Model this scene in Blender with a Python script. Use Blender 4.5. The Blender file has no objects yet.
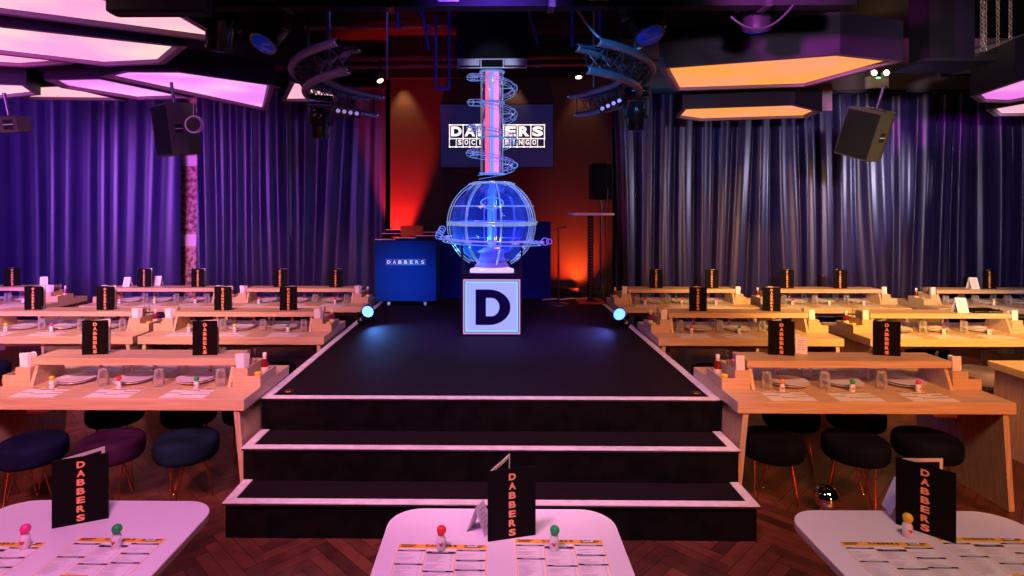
import bpy, math, random
from mathutils import Vector, Matrix
random.seed(7)
PI = math.pi
sc = bpy.context.scene
COL = sc.collection
R = math.radians

# ------------------------------------------------------------------ materials
MATS = {}
def mat(name, col, rough=.5, metal=0., emit=None, es=0., trans=0., ior=1.45, sheen=0., spec=.5, coat=0.):
    m = bpy.data.materials.new(name); m.use_nodes = True
    b = m.node_tree.nodes['Principled BSDF']
    b.inputs['Base Color'].default_value = (*col, 1)
    b.inputs['Roughness'].default_value = rough
    b.inputs['Metallic'].default_value = metal
    b.inputs['IOR'].default_value = ior
    b.inputs['Transmission Weight'].default_value = trans
    b.inputs['Sheen Weight'].default_value = sheen
    b.inputs['Specular IOR Level'].default_value = spec
    b.inputs['Coat Weight'].default_value = coat
    if emit:
        b.inputs['Emission Color'].default_value = (*emit, 1)
        b.inputs['Emission Strength'].default_value = es
    MATS[name] = m
    return m
def nd(m, t, **kw):
    n = m.node_tree.nodes.new(t)
    for k, v in kw.items():
        if hasattr(n, k): setattr(n, k, v)
        else: n.inputs[k].default_value = v
    return n
def ln(m, a, b): m.node_tree.links.new(a, b)
def noise_mix(m, c1, c2, scale=(1, 1, 1), nscale=4., detail=4., lo=.35, hi=.65, bump=0., target='Base Color'):
    b = m.node_tree.nodes['Principled BSDF']
    tc = nd(m, 'ShaderNodeTexCoord'); mp = nd(m, 'ShaderNodeMapping'); mp.inputs['Scale'].default_value = scale
    ln(m, tc.outputs['Object'], mp.inputs['Vector'])
    n = nd(m, 'ShaderNodeTexNoise'); n.inputs['Scale'].default_value = nscale; n.inputs['Detail'].default_value = detail
    ln(m, mp.outputs['Vector'], n.inputs['Vector'])
    r = nd(m, 'ShaderNodeValToRGB')
    r.color_ramp.elements[0].position = lo; r.color_ramp.elements[0].color = (*c1, 1)
    r.color_ramp.elements[1].position = hi; r.color_ramp.elements[1].color = (*c2, 1)
    ln(m, n.outputs['Fac'], r.inputs['Fac']); ln(m, r.outputs['Color'], b.inputs[target])
    if bump:
        bp = nd(m, 'ShaderNodeBump'); bp.inputs['Strength'].default_value = bump; bp.inputs['Distance'].default_value = .01
        ln(m, n.outputs['Fac'], bp.inputs['Height']); ln(m, bp.outputs['Normal'], b.inputs['Normal'])
    return m
noise_mix(mat('ash_wood', (.6, .42, .26), .45), (.56, .37, .21), (.70, .50, .31), (1.2, 22, 22), 2.2, 5)
noise_mix(mat('ash_end', (.6, .42, .26), .5), (.50, .33, .19), (.64, .45, .28), (22, 22, 1.5), 2.2, 5)
noise_mix(mat('stage_felt', (.02, .018, .022), .75, spec=.07), (.009, .006, .008), (.015, .010, .013), (1, 1, 1), 60, 3)
noise_mix(mat('riser_black', (.006, .006, .006), .8, spec=.05), (.003, .003, .003), (.007, .006, .006), (1, 1, 1), 9, 4)
noise_mix(mat('white_tape', (.75, .7, .72), .5), (.66, .62, .64), (.82, .78, .8), (1, 1, 1), 12, 4)
mat('laminate', (.80, .74, .80), .32)
noise_mix(mat('ply_edge', (.7, .5, .3), .5), (.55, .38, .2), (.8, .62, .4), (2, 2, 120), 3, 3)
mat('black_card', (.005, .004, .004), .6, spec=.1)
mat('page_cream', (.82, .74, .58), .6)
mat('copper_foil_glow', (.95, .36, .17), .35, .0, (.9, .3, .12), .05)  # slight glow put into the foil lettering, which is no lamp
mat('paper', (.86, .82, .84), .65)
mat('ink_orange', (.95, .50, .04), .6)
mat('ink_black', (.03, .02, .03), .6)
mat('ink_grey', (.48, .38, .44), .7)
mat('china', (.84, .78, .80), .22, coat=.3)
mat('plastic_white', (.85, .84, .82), .35)
for n, c in dict(red=(.8, .03, .03), green=(.02, .42, .10), yellow=(.9, .62, .03), pink=(.85, .05, .28), orange=(.95, .30, .03)).items():
    mat('cap_' + n, c, .3)
mat('heart_red', (.65, .02, .04), .4)
g = mat('glass', (1, 1, 1), .02)
def glassy(m, tint, diff, dcol, gl=.06, rimd=0.):
    nt = m.node_tree; out = nt.nodes['Material Output']
    tr = nd(m, 'ShaderNodeBsdfTransparent'); tr.inputs[0].default_value = (*tint, 1)
    gs = nd(m, 'ShaderNodeBsdfGlossy'); gs.inputs['Roughness'].default_value = .06
    df = nd(m, 'ShaderNodeBsdfTranslucent'); df.inputs[0].default_value = (*dcol, 1)
    d2 = nd(m, 'ShaderNodeBsdfDiffuse'); d2.inputs[0].default_value = (*dcol, 1)
    fr = nd(m, 'ShaderNodeLayerWeight'); fr.inputs['Blend'].default_value = gl
    m0 = nd(m, 'ShaderNodeMixShader'); m0.inputs[0].default_value = .5
    ln(m, df.outputs[0], m0.inputs[1]); ln(m, d2.outputs[0], m0.inputs[2])
    m1 = nd(m, 'ShaderNodeMixShader'); m1.inputs[0].default_value = diff
    if rimd:
        lw = nd(m, 'ShaderNodeLayerWeight'); lw.inputs['Blend'].default_value = .25  # bright edges of the glass painted in as diffuse colour at grazing angles
        mm = nd(m, 'ShaderNodeMath', operation='MULTIPLY_ADD'); mm.inputs[1].default_value = rimd; mm.inputs[2].default_value = diff
        ln(m, lw.outputs['Facing'], mm.inputs[0]); ln(m, mm.outputs[0], m1.inputs[0])
    ln(m, tr.outputs[0], m1.inputs[1]); ln(m, m0.outputs[0], m1.inputs[2])
    m2 = nd(m, 'ShaderNodeMixShader'); ln(m, fr.outputs['Fresnel'], m2.inputs[0])
    ln(m, m1.outputs[0], m2.inputs[1]); ln(m, gs.outputs[0], m2.inputs[2])
    ln(m, m2.outputs[0], out.inputs['Surface'])
glassy(g, (1, 1, 1), .03, (1, 1, 1), .08, .95)
glassy(mat('acrylic_globe', (1, 1, 1)), (.56, .60, .98), .10, (.08, .22, 1), .2, .40)
glassy(mat('acrylic_tube', (1, 1, 1)), (.9, .9, 1), .10, (.7, .7, 1), .3)
mat('napkin', (.86, .80, .80), .8)
mat('ketchup', (.20, .008, .006), .12, coat=.5)
mat('mustard', (.85, .45, .03), .25)
mat('label_cream', (.8, .7, .55), .5)
mat('cutlery_steel', (.7, .68, .66), .22, 1.)
mat('copper_leg', (.50, .20, .12), .25, 1.)
mat('brass_tip', (.9, .75, .5), .2, 1.)
for n, c in dict(navy=(.012, .015, .075), purple=(.085, .018, .085), teal=(.015, .035, .075), black=(.008, .008, .012), green=(.01, .10, .05), lilac=(.32, .22, .34), ink=(.010, .012, .035)).items():
    noise_mix(mat('velvet_' + n, c, .85, sheen=.0, spec=.08), tuple(x * .3 for x in c), tuple(x * .6 for x in c), (1, 1, 1), 6, 3)
mat('housing', (.016, .010, .018), .5, spec=.12)
mat('rim_satin', (.30, .17, .20), .4, .1)
mat('matt_black', (.004, .004, .005), .7, spec=.2)
mat('gloss_black', (.010, .010, .012), .22)
mat('speaker_brown', (.035, .024, .022), .5)
mat('grille', (.006, .006, .007), .9, spec=.1); mat('speaker_black', (.03, .028, .02), .6, spec=.3)
mat('chrome', (.85, .85, .87), .12, 1.)
mat('alu_truss', (.20, .15, .18), .42, .35)
mat('dark_metal', (.06, .06, .07), .35, .8)
mat('pipe_red_lit', (.42, .05, .04), .45)  # red light on pipes and microphone put into the base colour
mat('conduit_blue_lit', (.04, .05, .55), .4)  # blue light on conduits and cable put into the base colour
mat('cable_tan', (.45, .32, .30), .6)
mat('cable_black', (.015, .015, .02), .5)
mat('white_enclosure', (.75, .72, .72), .4)
mat('lamp_warm', (1, .8, .6), .4, emit=(1, .75, .5), es=9)
mat('lamp_red', (1, .4, .3), .4, emit=(1, .45, .25), es=9)
mat('lamp_green', (.2, .9, .4), .4, emit=(.2, .9, .4), es=2.5)
mat('lamp_blue', (.4, .6, 1), .4, emit=(.05, .24, 1), es=3.4)
mat('lens_blue', (.01, .02, .20), .08, emit=(.01, .03, .5), es=.2)
mat('lens_dark', (.02, .02, .03), .08)
mat('led_dot', (.5, .4, .7), .3, emit=(.42, .30, .8), es=.7)
mat('screen_navy', (.003, .003, .012), .8, emit=(.006, .006, .045), es=1.)
mat('screen_white', (.9, .9, .9), .3, emit=(1, .93, .84), es=1.1)
mat('console_blue', (.002, .030, .16), .6, spec=.1)
mat('panel_navy', (.006, .010, .13), .6, spec=.05)
mat('edge_silver', (.5, .45, .5), .35, .6)
mat('white_print_glow', (.9, .9, .92), .5, emit=(.8, .8, .9), es=.25)  # printed desk letters given some glow of their own
mat('dark_print', (.004, .003, .02), .8, spec=.05)
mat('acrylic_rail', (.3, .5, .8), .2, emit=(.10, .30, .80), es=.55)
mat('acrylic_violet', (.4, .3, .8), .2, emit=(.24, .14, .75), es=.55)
mat('cage_steel_glow', (.70, .74, .85), .16, .8, emit=(.24, .46, .78), es=.42)  # bluish glow put into the steel to brighten cage and rods
mat('machine_glow_lilac', (.20, .12, .5), .5, emit=(.22, .12, .8), es=.5)  # violet glow put into the blower, in place of light on it
mat('led_base', (.06, .04, .07), .3, emit=(.72, .50, 1), es=1.15)
mat('led_cyan', (.06, .04, .07), .3, emit=(.22, .70, .95), es=1.0)
mat('led_pink_strip', (.06, .04, .07), .3, emit=(.75, .32, .80), es=.9)
mat('led_red_tube', (.06, .04, .07), .3, emit=(1, .12, .32), es=1.35)
mat('led_magenta_tube', (.06, .04, .07), .3, emit=(.95, .25, .75), es=1.35)
mat('led_blue_core', (.06, .04, .07), .3, emit=(.12, .35, 1), es=1.2)
mat('desk_white', (.8, .75, .85), .35)
mat('red_box', (.3, .02, .02), .5)
mat('wall_paint', (.02, .014, .018), .8, spec=.2)
mat('ceiling_paint', (.010, .007, .008), .9, spec=.1)
mat('niche_paint', (.040, .022, .022), .85, spec=.1)
mat('duct', (.008, .006, .006), .6, spec=.2)
mat('bulkhead', (.12, .085, .08), .75)
mat('chain_brass', (.55, .38, .25), .35, .8)
mat('pale_block', (.72, .50, .50), .6)
noise_mix(mat('brick', (.4, .15, .13), .8), (.16, .05, .05), (.60, .28, .25), (1, 1, 1), 14, 4, .4, .6, .5)
mat('paper_card', (.88, .85, .88), .6)
mat('mirror', (.9, .9, .92), .05, 1.)

def curtain_mat(name, c1, c2, rough, sheen):
    m = noise_mix(mat(name, c1, rough, sheen=sheen), c1, c2, (1, 1, .15), 5, 3)
    b = m.node_tree.nodes['Principled BSDF']; b.inputs['Sheen Roughness'].default_value = .35
    b.inputs['Sheen Tint'].default_value = (.7, .6, 1, 1)
    return m
curtain_mat('curtain_velvet', (.016, .011, .050), (.022, .015, .066), .36, .0)

def panel_mat(name, c1, c2, es):
    m = mat(name, c1, .4, emit=c1, es=es)
    noise_mix(m, c1, c2, (1, 1, 1), 1.1, 1.5, .38, .62, target='Emission Color')
    m.node_tree.nodes['Principled BSDF'].inputs['Base Color'].default_value = (*c1, 1)
panel_mat('diffuser_pink', (.95, .40, .66), (1., .68, .60), 1.)
panel_mat('diffuser_magenta', (.86, .26, .90), (.98, .52, .80), 1.0)
panel_mat('diffuser_amber', (.98, .36, .06), (.98, .34, .16), 1.0)
panel_mat('diffuser_violet', (.85, .20, .85), (.90, .35, .80), 1.0)
panel_mat('diffuser_rose', (.95, .45, .62), (1., .60, .60), 1.0)

# floor material: shade per plank from a face attribute
m = mat('parquet', (.05, .02, .015), .34)
b = m.node_tree.nodes['Principled BSDF']
at = nd(m, 'ShaderNodeAttribute'); at.attribute_name = 'tone'
tc = nd(m, 'ShaderNodeTexCoord'); nz = nd(m, 'ShaderNodeTexNoise'); nz.inputs['Scale'].default_value = 9; nz.inputs['Detail'].default_value = 6
ln(m, tc.outputs['Object'], nz.inputs['Vector'])
mx = nd(m, 'ShaderNodeMath', operation='MULTIPLY'); ln(m, at.outputs['Fac'], mx.inputs[0]); ln(m, nz.outputs['Fac'], mx.inputs[1])
rp = nd(m, 'ShaderNodeValToRGB'); rp.color_ramp.elements[0].position = .05; rp.color_ramp.elements[0].color = (.020, .009, .008, 1)
rp.color_ramp.elements[1].position = .6; rp.color_ramp.elements[1].color = (.13, .038, .024, 1)
ln(m, mx.outputs[0], rp.inputs['Fac']); ln(m, rp.outputs['Color'], b.inputs['Base Color'])

# ------------------------------------------------------------------ mesh builder
_txt = {}
def text_geo(ch, offset=.0):
    key = (ch, offset)
    if key in _txt: return _txt[key]
    cu = bpy.data.curves.new('t', 'FONT'); cu.body = ch; cu.size = 1; cu.offset = offset; cu.extrude = 0; cu.resolution_u = 4
    cu.align_x = 'CENTER'
    o = bpy.data.objects.new('t', cu); COL.objects.link(o)
    dg = bpy.context.evaluated_depsgraph_get(); dg.update()
    me = bpy.data.meshes.new_from_object(o.evaluated_get(dg))
    V = [v.co.copy() for v in me.vertices]; F = [tuple(p.vertices) for p in me.polygons]
    xs = [v.x for v in V]; ys = [v.y for v in V]
    cx, x0, x1, y0, y1 = (min(xs) + max(xs)) / 2, min(xs), max(xs), min(ys), max(ys)
    V = [(v.x - cx, v.y - y0) for v in V]
    bpy.data.objects.remove(o); bpy.data.curves.remove(cu); bpy.data.meshes.remove(me)
    _txt[key] = (V, F, x1 - x0, y1 - y0)
    return _txt[key]

class MB:
    def __init__(s): s.v = []; s.f = []; s.m = []; s.sm = []; s.mats = []
    def mi(s, name):
        if name not in s.mats: s.mats.append(name)
        return s.mats.index(name)
    def add(s, V, F, name, smooth=False, M=None):
        o = len(s.v); k = s.mi(name)
        s.v += [tuple(M @ Vector(v)) if M else tuple(v) for v in V]
        for f in F: s.f.append(tuple(o + i for i in f)); s.m.append(k); s.sm.append(smooth)
        return s
    def box(s, x0, x1, y0, y1, z0, z1, name, M=None, bev=0.):
        if bev:
            b = bev
            P = [(x0 + b, y0), (x1 - b, y0), (x1, y0 + b), (x1, y1 - b), (x1 - b, y1), (x0 + b, y1), (x0, y1 - b), (x0, y0 + b)]
            Pi = [(x0 + 2 * b, y0 + b), (x1 - 2 * b, y0 + b), (x1 - b, y0 + 2 * b), (x1 - b, y1 - 2 * b), (x1 - 2 * b, y1 - b), (x0 + 2 * b, y1 - b), (x0 + b, y1 - 2 * b), (x0 + b, y0 + 2 * b)]
            V = [(*p, z0) for p in Pi] + [(*p, z0 + b) for p in P] + [(*p, z1 - b) for p in P] + [(*p, z1) for p in Pi]
            F = [tuple(range(7, -1, -1)), tuple(range(24, 32))]
            for r in range(3):
                for i in range(8):
                    j = (i + 1) % 8; F.append((r * 8 + i, r * 8 + j, r * 8 + 8 + j, r * 8 + 8 + i))
            return s.add(V, F, name, False, M)
        V = [(x0, y0, z0), (x1, y0, z0), (x1, y1, z0), (x0, y1, z0), (x0, y0, z1), (x1, y0, z1), (x1, y1, z1), (x0, y1, z1)]
        return s.add(V, [(3, 2, 1, 0), (4, 5, 6, 7), (0, 1, 5, 4), (1, 2, 6, 5), (2, 3, 7, 6), (3, 0, 4, 7)], name, False, M)
    def hexa(s, V, name, M=None):      # 8 corners: bottom ring then top ring
        return s.add(V, [(3, 2, 1, 0), (4, 5, 6, 7), (0, 1, 5, 4), (1, 2, 6, 5), (2, 3, 7, 6), (3, 0, 4, 7)], name, False, M)
    def prism(s, P, z0, z1, name, M=None, side=None):
        n = len(P)
        s.add([(*p, z0) for p in P] + [(*p, z1) for p in P], [tuple(range(n - 1, -1, -1)), tuple(range(n, 2 * n))], name, False, M)
        s.add([(*p, z0) for p in P] + [(*p, z1) for p in P], [(i, (i + 1) % n, n + (i + 1) % n, n + i) for i in range(n)], side or name, False, M)
        return s
    def lathe(s, prof, name, seg=24, M=None, smooth=True, sx=1., sy=1.):
        V = []; F = []
        for (r, z) in prof:
            for i in range(seg):
                a = 2 * PI * i / seg; V.append((r * math.cos(a) * sx, r * math.sin(a) * sy, z))
        for k in range(len(prof) - 1):
            for i in range(seg):
                j = (i + 1) % seg; F.append((k * seg + i, k * seg + j, (k + 1) * seg + j, (k + 1) * seg + i))
        s.add(V, F, name, smooth, M)
        n0 = len(prof) - 1
        cap = []
        if prof[0][0] > 1e-5: cap.append(tuple(range(seg - 1, -1, -1)))
        if prof[-1][0] > 1e-5: cap.append(tuple(n0 * seg + i for i in range(seg)))
        if cap: s.add(V, cap, name, False, M)
        return s
    def sphere(s, c, r, name, seg=20, rings=12, sz=1., M=None, r0=0., r1=1.):
        prof = [(max(1e-6, r * math.sin(PI * t)), c[2] - r * sz * math.cos(PI * t)) for t in [r0 + (r1 - r0) * k / rings for k in range(rings + 1)]]
        T = Matrix.Translation((c[0], c[1], 0))
        return s.lathe(prof, name, seg, (M @ T) if M else T)
    def tube(s, pts, r, name, seg=8, closed=False, smooth=True, M=None):
        pts = [Vector(p) for p in pts]; n = len(pts); V = []; F = []
        up = None
        for i, p in enumerate(pts):
            if closed: t = (pts[(i + 1) % n] - pts[i - 1]).normalized()
            else: t = (pts[min(i + 1, n - 1)] - pts[max(i - 1, 0)]).normalized()
            if up is None:
                up = Vector((0, 0, 1)) if abs(t.z) < .9 else Vector((1, 0, 0))
            a = t.cross(up).normalized(); up = a.cross(t).normalized()
            rr = r[i] if isinstance(r, (list, tuple)) else r
            for k in range(seg):
                q = 2 * PI * k / seg; V.append(p + (a * math.cos(q) + up * math.sin(q)) * rr)
        m_ = n if closed else n - 1
        for i in range(m_):
            j = (i + 1) % n
            for k in range(seg):
                l = (k + 1) % seg; F.append((i * seg + k, i * seg + l, j * seg + l, j * seg + k))
        s.add(V, F, name, smooth, M)
        if not closed: s.add(V, [tuple(range(seg - 1, -1, -1)), tuple((n - 1) * seg + k for k in range(seg))], name, False, M)
        return s
    def ring(s, c, r, tr, name, axis='z', seg=40, a0=0, a1=2 * PI, M=None, tseg=6):
        full = abs(a1 - a0 - 2 * PI) < 1e-6; n = seg
        P = []
        for i in range(n if full else n + 1):
            a = a0 + (a1 - a0) * i / n; x, y = r * math.cos(a), r * math.sin(a)
            P.append({'z': (c[0] + x, c[1] + y, c[2]), 'y': (c[0] + x, c[1], c[2] + y), 'x': (c[0], c[1] + x, c[2] + y)}[axis])
        return s.tube(P, tr, name, tseg, closed=full, M=M)
    def text(s, ch, x, z, w, h, name, y=0., off=.02, M=None):       # one letter, facing -y, centred on x, base at z
        V, F, tw, th = text_geo(ch, off)
        kx = w / tw if ch != 'I' else min(w / tw, h / th * 1.1); kz = h / th
        return s.add([(x + vx * kx, y, z + vy * kz) for vx, vy in V], F, name, False, M)
    def textflat(s, ch, x, y, w, h, name, z=0., off=.02, M=None):
        V, F, tw, th = text_geo(ch, off)
        kx = w / tw if ch != 'I' else min(w / tw, h / th * 1.1)
        return s.add([(x + vx * kx, y + vy * h / th, z) for vx, vy in V], F, name, False, M)
    def build(s, name, parent=None, **tags):
        me = bpy.data.meshes.new(name); me.from_pydata(s.v, [], s.f)
        for n in s.mats: me.materials.append(MATS[n])
        me.polygons.foreach_set('material_index', s.m); me.polygons.foreach_set('use_smooth', s.sm); me.update()
        o = bpy.data.objects.new(name, me); COL.objects.link(o)
        if parent: o.parent = parent
        for k, v in tags.items(): o[k] = v
        return o

def empty(name, loc=(0, 0, 0), rz=0.):
    o = bpy.data.objects.new(name, None); o.empty_display_size = .1; COL.objects.link(o)
    o.location = loc; o.rotation_euler = (0, 0, rz); return o
def tag(o, label, cat, group=None):
    o['label'] = label; o['category'] = cat
    if group: o['group'] = group
    return o
def copy_tree(o, parent=None):
    c = o.copy(); COL.objects.link(c)
    if parent: c.parent = parent; c.matrix_parent_inverse = o.matrix_parent_inverse
    for ch in list(o.children): copy_tree(ch, c)
    return c
class Proto:
    """first placing moves the built thing itself, later ones copy it and its parts"""
    def __init__(s, make): s.make = make; s.o = None
    def put(s, loc, rz, label, cat, group, scale=1.):
        if s.o is None: o = s.o = s.make()
        else: o = copy_tree(s.o)
        o.location = loc; o.rotation_euler = (0, 0, rz); o.scale = (scale,) * 3
        tag(o, label, cat, group); return o
def struct(mb, name, parent=None):
    return mb.build(name, parent, kind='structure') if parent is None else mb.build(name, parent)
def rot(x, y, z, loc=(0, 0, 0)):
    from mathutils import Euler
    return Matrix.Translation(loc) @ Euler((x, y, z)).to_matrix().to_4x4()

# ------------------------------------------------------------------ camera
H = 2.04
YAW, ROLL, F, CX, CY = .0107, .0006, 573.4, 487.5, 209.2
c, s_ = math.cos(YAW), math.sin(YAW)
xc = Vector((c, s_, 0)); fw = Vector((-s_, c, 0)); up = Vector((0, 0, 1))
cr, sr = math.cos(ROLL), math.sin(ROLL)
Rt = cr * xc + sr * up; Up = -sr * xc + cr * up
cam = bpy.data.objects.new('camera', bpy.data.cameras.new('camera')); COL.objects.link(cam)
cam.matrix_world = Matrix(((Rt.x, Up.x, -fw.x, 0), (Rt.y, Up.y, -fw.y, 0), (Rt.z, Up.z, -fw.z, H), (0, 0, 0, 1)))
cam.data.sensor_width = 36; cam.data.lens = F * 36 / 1024
cam.data.shift_x = (512 - CX) / 1024; cam.data.shift_y = (CY - 288) / 1024
cam.data.clip_start = .05
sc.camera = cam

# ------------------------------------------------------------------ room
ZC = 4.9
WX = 9.3
mb = MB(); mb.box(-WX, WX, -3, 10.4, -.1, -.004, 'matt_black')
# herringbone parquet
L_, W_ = .48, .08; tones = []
base_faces = len(mb.f)
u = Vector((1, 1)).normalized(); w = Vector((-1, 1)).normalized()
def plank(p, d, e):
    a = Vector(p); g = .0015
    q = [a + d * g + e * g, a + d * (L_ - g) + e * g, a + d * (L_ - g) + e * (W_ - g), a + d * g + e * (W_ - g)]
    if any(abs(t.x) > WX or t.y < 1.2 or t.y > 10.3 for t in q): return
    mb.add([(t.x, t.y, 0) for t in q], [(0, 1, 2, 3)] if d.cross(e) > 0 else [(3, 2, 1, 0)], 'parquet'); tones.append(random.uniform(.35, 1.3))
# herringbone lattice: repeat vectors
for i in range(-170, 171):
    for k in range(-36, 37):
        o = (u + w) * (W_ * i) + (u - w) * (L_ * k)
        if abs(o.x) > WX + 1 or o.y < 0 or o.y > 11: continue
        plank(o, u, w)
        plank(o + u * L_ + w * (W_ - L_) + w * 0, w, u)
fl = struct(mb, 'floor')
att = fl.data.attributes.new('tone', 'FLOAT', 'FACE')
att.data.foreach_set('value', [0.] * base_faces + tones)

mb = MB(); mb.box(-WX, WX, -3, 10.4, ZC, ZC + .1, 'ceiling_paint'); struct(mb, 'ceiling')
mb = MB(); mb.box(-WX - .1, -WX, -3, 10.4, 0, ZC, 'wall_paint'); struct(mb, 'wall_left')
mb = MB(); mb.box(WX, WX + .1, -3, 10.4, 0, ZC, 'wall_paint'); struct(mb, 'wall_right')
mb = MB(); mb.box(-WX, WX, -3.1, -3, 0, ZC, 'wall_paint'); struct(mb, 'wall_front')
mb = MB(); mb.box(-WX, WX, 10.3, 10.4, 0, ZC, 'wall_paint'); struct(mb, 'wall_back')
# niche behind the stage
mb = MB(); mb.box(-1.72, 1.97, 9.52, 9.62, .0, ZC, 'niche_paint'); struct(mb, 'wall_stage')
# bulkhead above the right hand curtain
mb = MB(); mb.box(1.99, WX, 9.66, 9.9, 4.0, ZC, 'bulkhead'); mb.box(4.6, WX, 9.6, 9.66, 4.03, 4.35, 'bulkhead'); struct(mb, 'trim_1')
mb = MB(); mb.box(-WX, -1.74, 9.7, 9.9, 4.12, ZC, 'ceiling_paint'); struct(mb, 'trim_2')
mb = MB(); mb.box(-1.72, 1.97, 9.42, 9.519, 4.2, ZC - .001, 'matt_black'); struct(mb, 'trim_6')
# brick column seen in the gap between the left curtains
mb = MB(); mb.box(-5.42, -4.86, 9.86, 10.2, 0, ZC, 'brick')
mb.box(-5.40, -4.88, 9.83, 9.86, 2.78, 2.96, 'pale_block'); mb.box(-5.40, -4.88, 9.83, 9.86, 1.40, 1.60, 'pale_block'); struct(mb, 'wall_column')

# ------------------------------------------------------------------ stage and steps
SX0, SX1 = -1.692, 1.642
mb = MB()
mb.box(SX0, SX1, 4.165, 9.5, 0, .66, 'stage_felt')
mb.box(-1.74, SX0, 8.8, 9.5, 0, .66, 'stage_felt'); mb.box(SX1, 1.93, 8.8, 9.5, 0, .66, 'stage_felt')
mb.add([(SX0 + .003, 4.163, 0), (SX1 - .003, 4.163, 0), (SX1 - .003, 4.163, .656), (SX0 + .003, 4.163, .656)], [(0, 1, 2, 3)], 'riser_black')
st = struct(mb, 'floor_stage')
mb = MB()
mb.box(SX0 + .01, SX1 - .01, 3.838, 4.161, 0, .430, 'riser_black'); mb.box(SX0 + .03, SX1 - .025, 3.540, 3.836, 0, .217, 'riser_black')
mb.add([(SX0 + .06, 3.89, .4312), (SX1 - .06, 3.89, .4312), (SX1 - .06, 4.155, .4312), (SX0 + .06, 4.155, .4312)], [(0, 1, 2, 3)], 'stage_felt')
mb.add([(SX0 + .08, 3.59, .2182), (SX1 - .08, 3.59, .2182), (SX1 - .08, 3.83, .2182), (SX0 + .08, 3.83, .2182)], [(0, 1, 2, 3)], 'stage_felt')
struct(mb, 'floor_steps')
def edge_trim(x0, x1, y0, y1, z, n, wd=.060, th=.006):
    mb = MB(); mb.box(x0, x1, y0 - .008, y0 + wd - .008, z, z + th, 'white_tape')
    mb.box(x0, x0 + wd, y0 + wd - .008, y1, z, z + th, 'white_tape'); mb.box(x1 - wd, x1, y0 + wd - .008, y1, z, z + th, 'white_tape')
    mb.box(x0, x1, y0 - .009, y0 + .001, z - .012, z - .0005, 'dark_metal')
    struct(mb, n)
edge_trim(SX0, SX1, 4.165, 8.78, .6605, 'trim_3')
edge_trim(SX0 - .0, SX1 + .0, 3.838, 4.161, .4305, 'trim_4')
edge_trim(SX0 + .015, SX1 - .010, 3.534, 3.834, .2185, 'trim_5')
ZS = .661
# small copper floor discs on the stage
def disc():
    mb = MB(); mb.lathe([(.034, 0), (.034, .004), (.028, .006), (.02, .006)], 'copper_leg', 20); mb.lathe([(.018, .0005), (.018, .004)], 'gloss_black', 16)
    return mb.build('floor_disc')
P = Proto(disc)
P.put((-1.55, 4.33, ZS), 0, 'small copper disc set in the stage, at the corner beside the pink-lit tables', 'floor disc', 'stage floor discs')
P.put((1.52, 4.33, ZS), 0, 'small copper disc set in the stage, at the corner beside the amber-lit tables', 'floor disc', 'stage floor discs')

# ------------------------------------------------------------------ curtains
def curtain(x0, x1, y, z0, z1, amp, fold, label, seed, lean=.0, dx=.016, har=1.):
    rnd = random.Random(seed)
    n = int((x1 - x0) / dx); nz = 22
    ph = []; a = 0; am = []; k = rnd.uniform(.7, 1.3); kt = k; A = 1; At = 1
    for i in range(n + 1):
        if i % int(fold / dx) == 0: kt = rnd.uniform(.55, 1.6); At = rnd.uniform(.45, 1.25)
        k += (kt - k) * .08; A += (At - A) * .06
        a += 2 * PI * dx / fold * k; ph.append(a); am.append(A)
    q = [rnd.uniform(0, 6.28) for _ in range(6)]
    V = []; Fc = []
    for j in range(nz + 1):
        tz = j / nz; z = z1 + (z0 - z1) * tz
        for i in range(n + 1):
            x = x0 + i * dx
            d = lean * (math.sin(x * 1.7 + q[0]) * tz + .5 * math.sin(x * 4.1 + q[1] + tz * 2.2) * tz)
            p = ph[i] + d * 2 * PI
            cs = math.cos(p); yy = am[i] * (.7 + .3 * tz) * amp * (cs + har * .35 * math.cos(2 * p + q[2]) + har * .18 * math.cos(3.3 * p + q[3] + tz))
            pinch = .35 * amp * math.sin(p * 2) * (1 - tz)
            V.append((x + amp * .35 * math.sin(p * 1.0 + q[4]) * am[i], y + yy + pinch * .3, z))
    w_ = n + 1
    for j in range(nz):
        for i in range(n): Fc.append((j * w_ + i, (j + 1) * w_ + i, (j + 1) * w_ + i + 1, j * w_ + i + 1))
    r = empty('curtain'); tag(r, label, 'curtain', 'stage room curtains')
    mb = MB(); mb.add(V, Fc, 'curtain_velvet', True); mb.build('curtain_fabric', r)
    mb = MB(); mb.box(x0, x1, y - .02, y + .02, z1 + .005, z1 + .035, 'dark_metal'); mb.build('curtain_track', r)
    nc = int((x1 - x0) / .32)
    mb = MB()
    for i in range(nc): mb.box(x0 + .1 + i * .32, x0 + .24 + i * .32, y - .055, y - .03, z1 + .005, z1 + .022, 'brass_tip')
    mb.build('track_clips', r, label='row of pale clips along the curtain track')
    return r
curtain(-9.2, -5.27, 9.62, .02, 4.06, .016, .30, 'purple velvet curtain on the left side, outer panel before the brick gap', 3, .25, har=.4)
curtain(-5.04, -1.80, 9.62, .02, 4.06, .050, .38, 'dark purple curtain between the brick gap and the red-lit stage wall', 5, .3, har=.6)
curtain(1.99, 9.2, 9.5, .02, 3.93, .095, .37, 'silvery purple curtain with sharp folds behind the amber-lit tables', 11, .35, har=.8)

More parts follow.
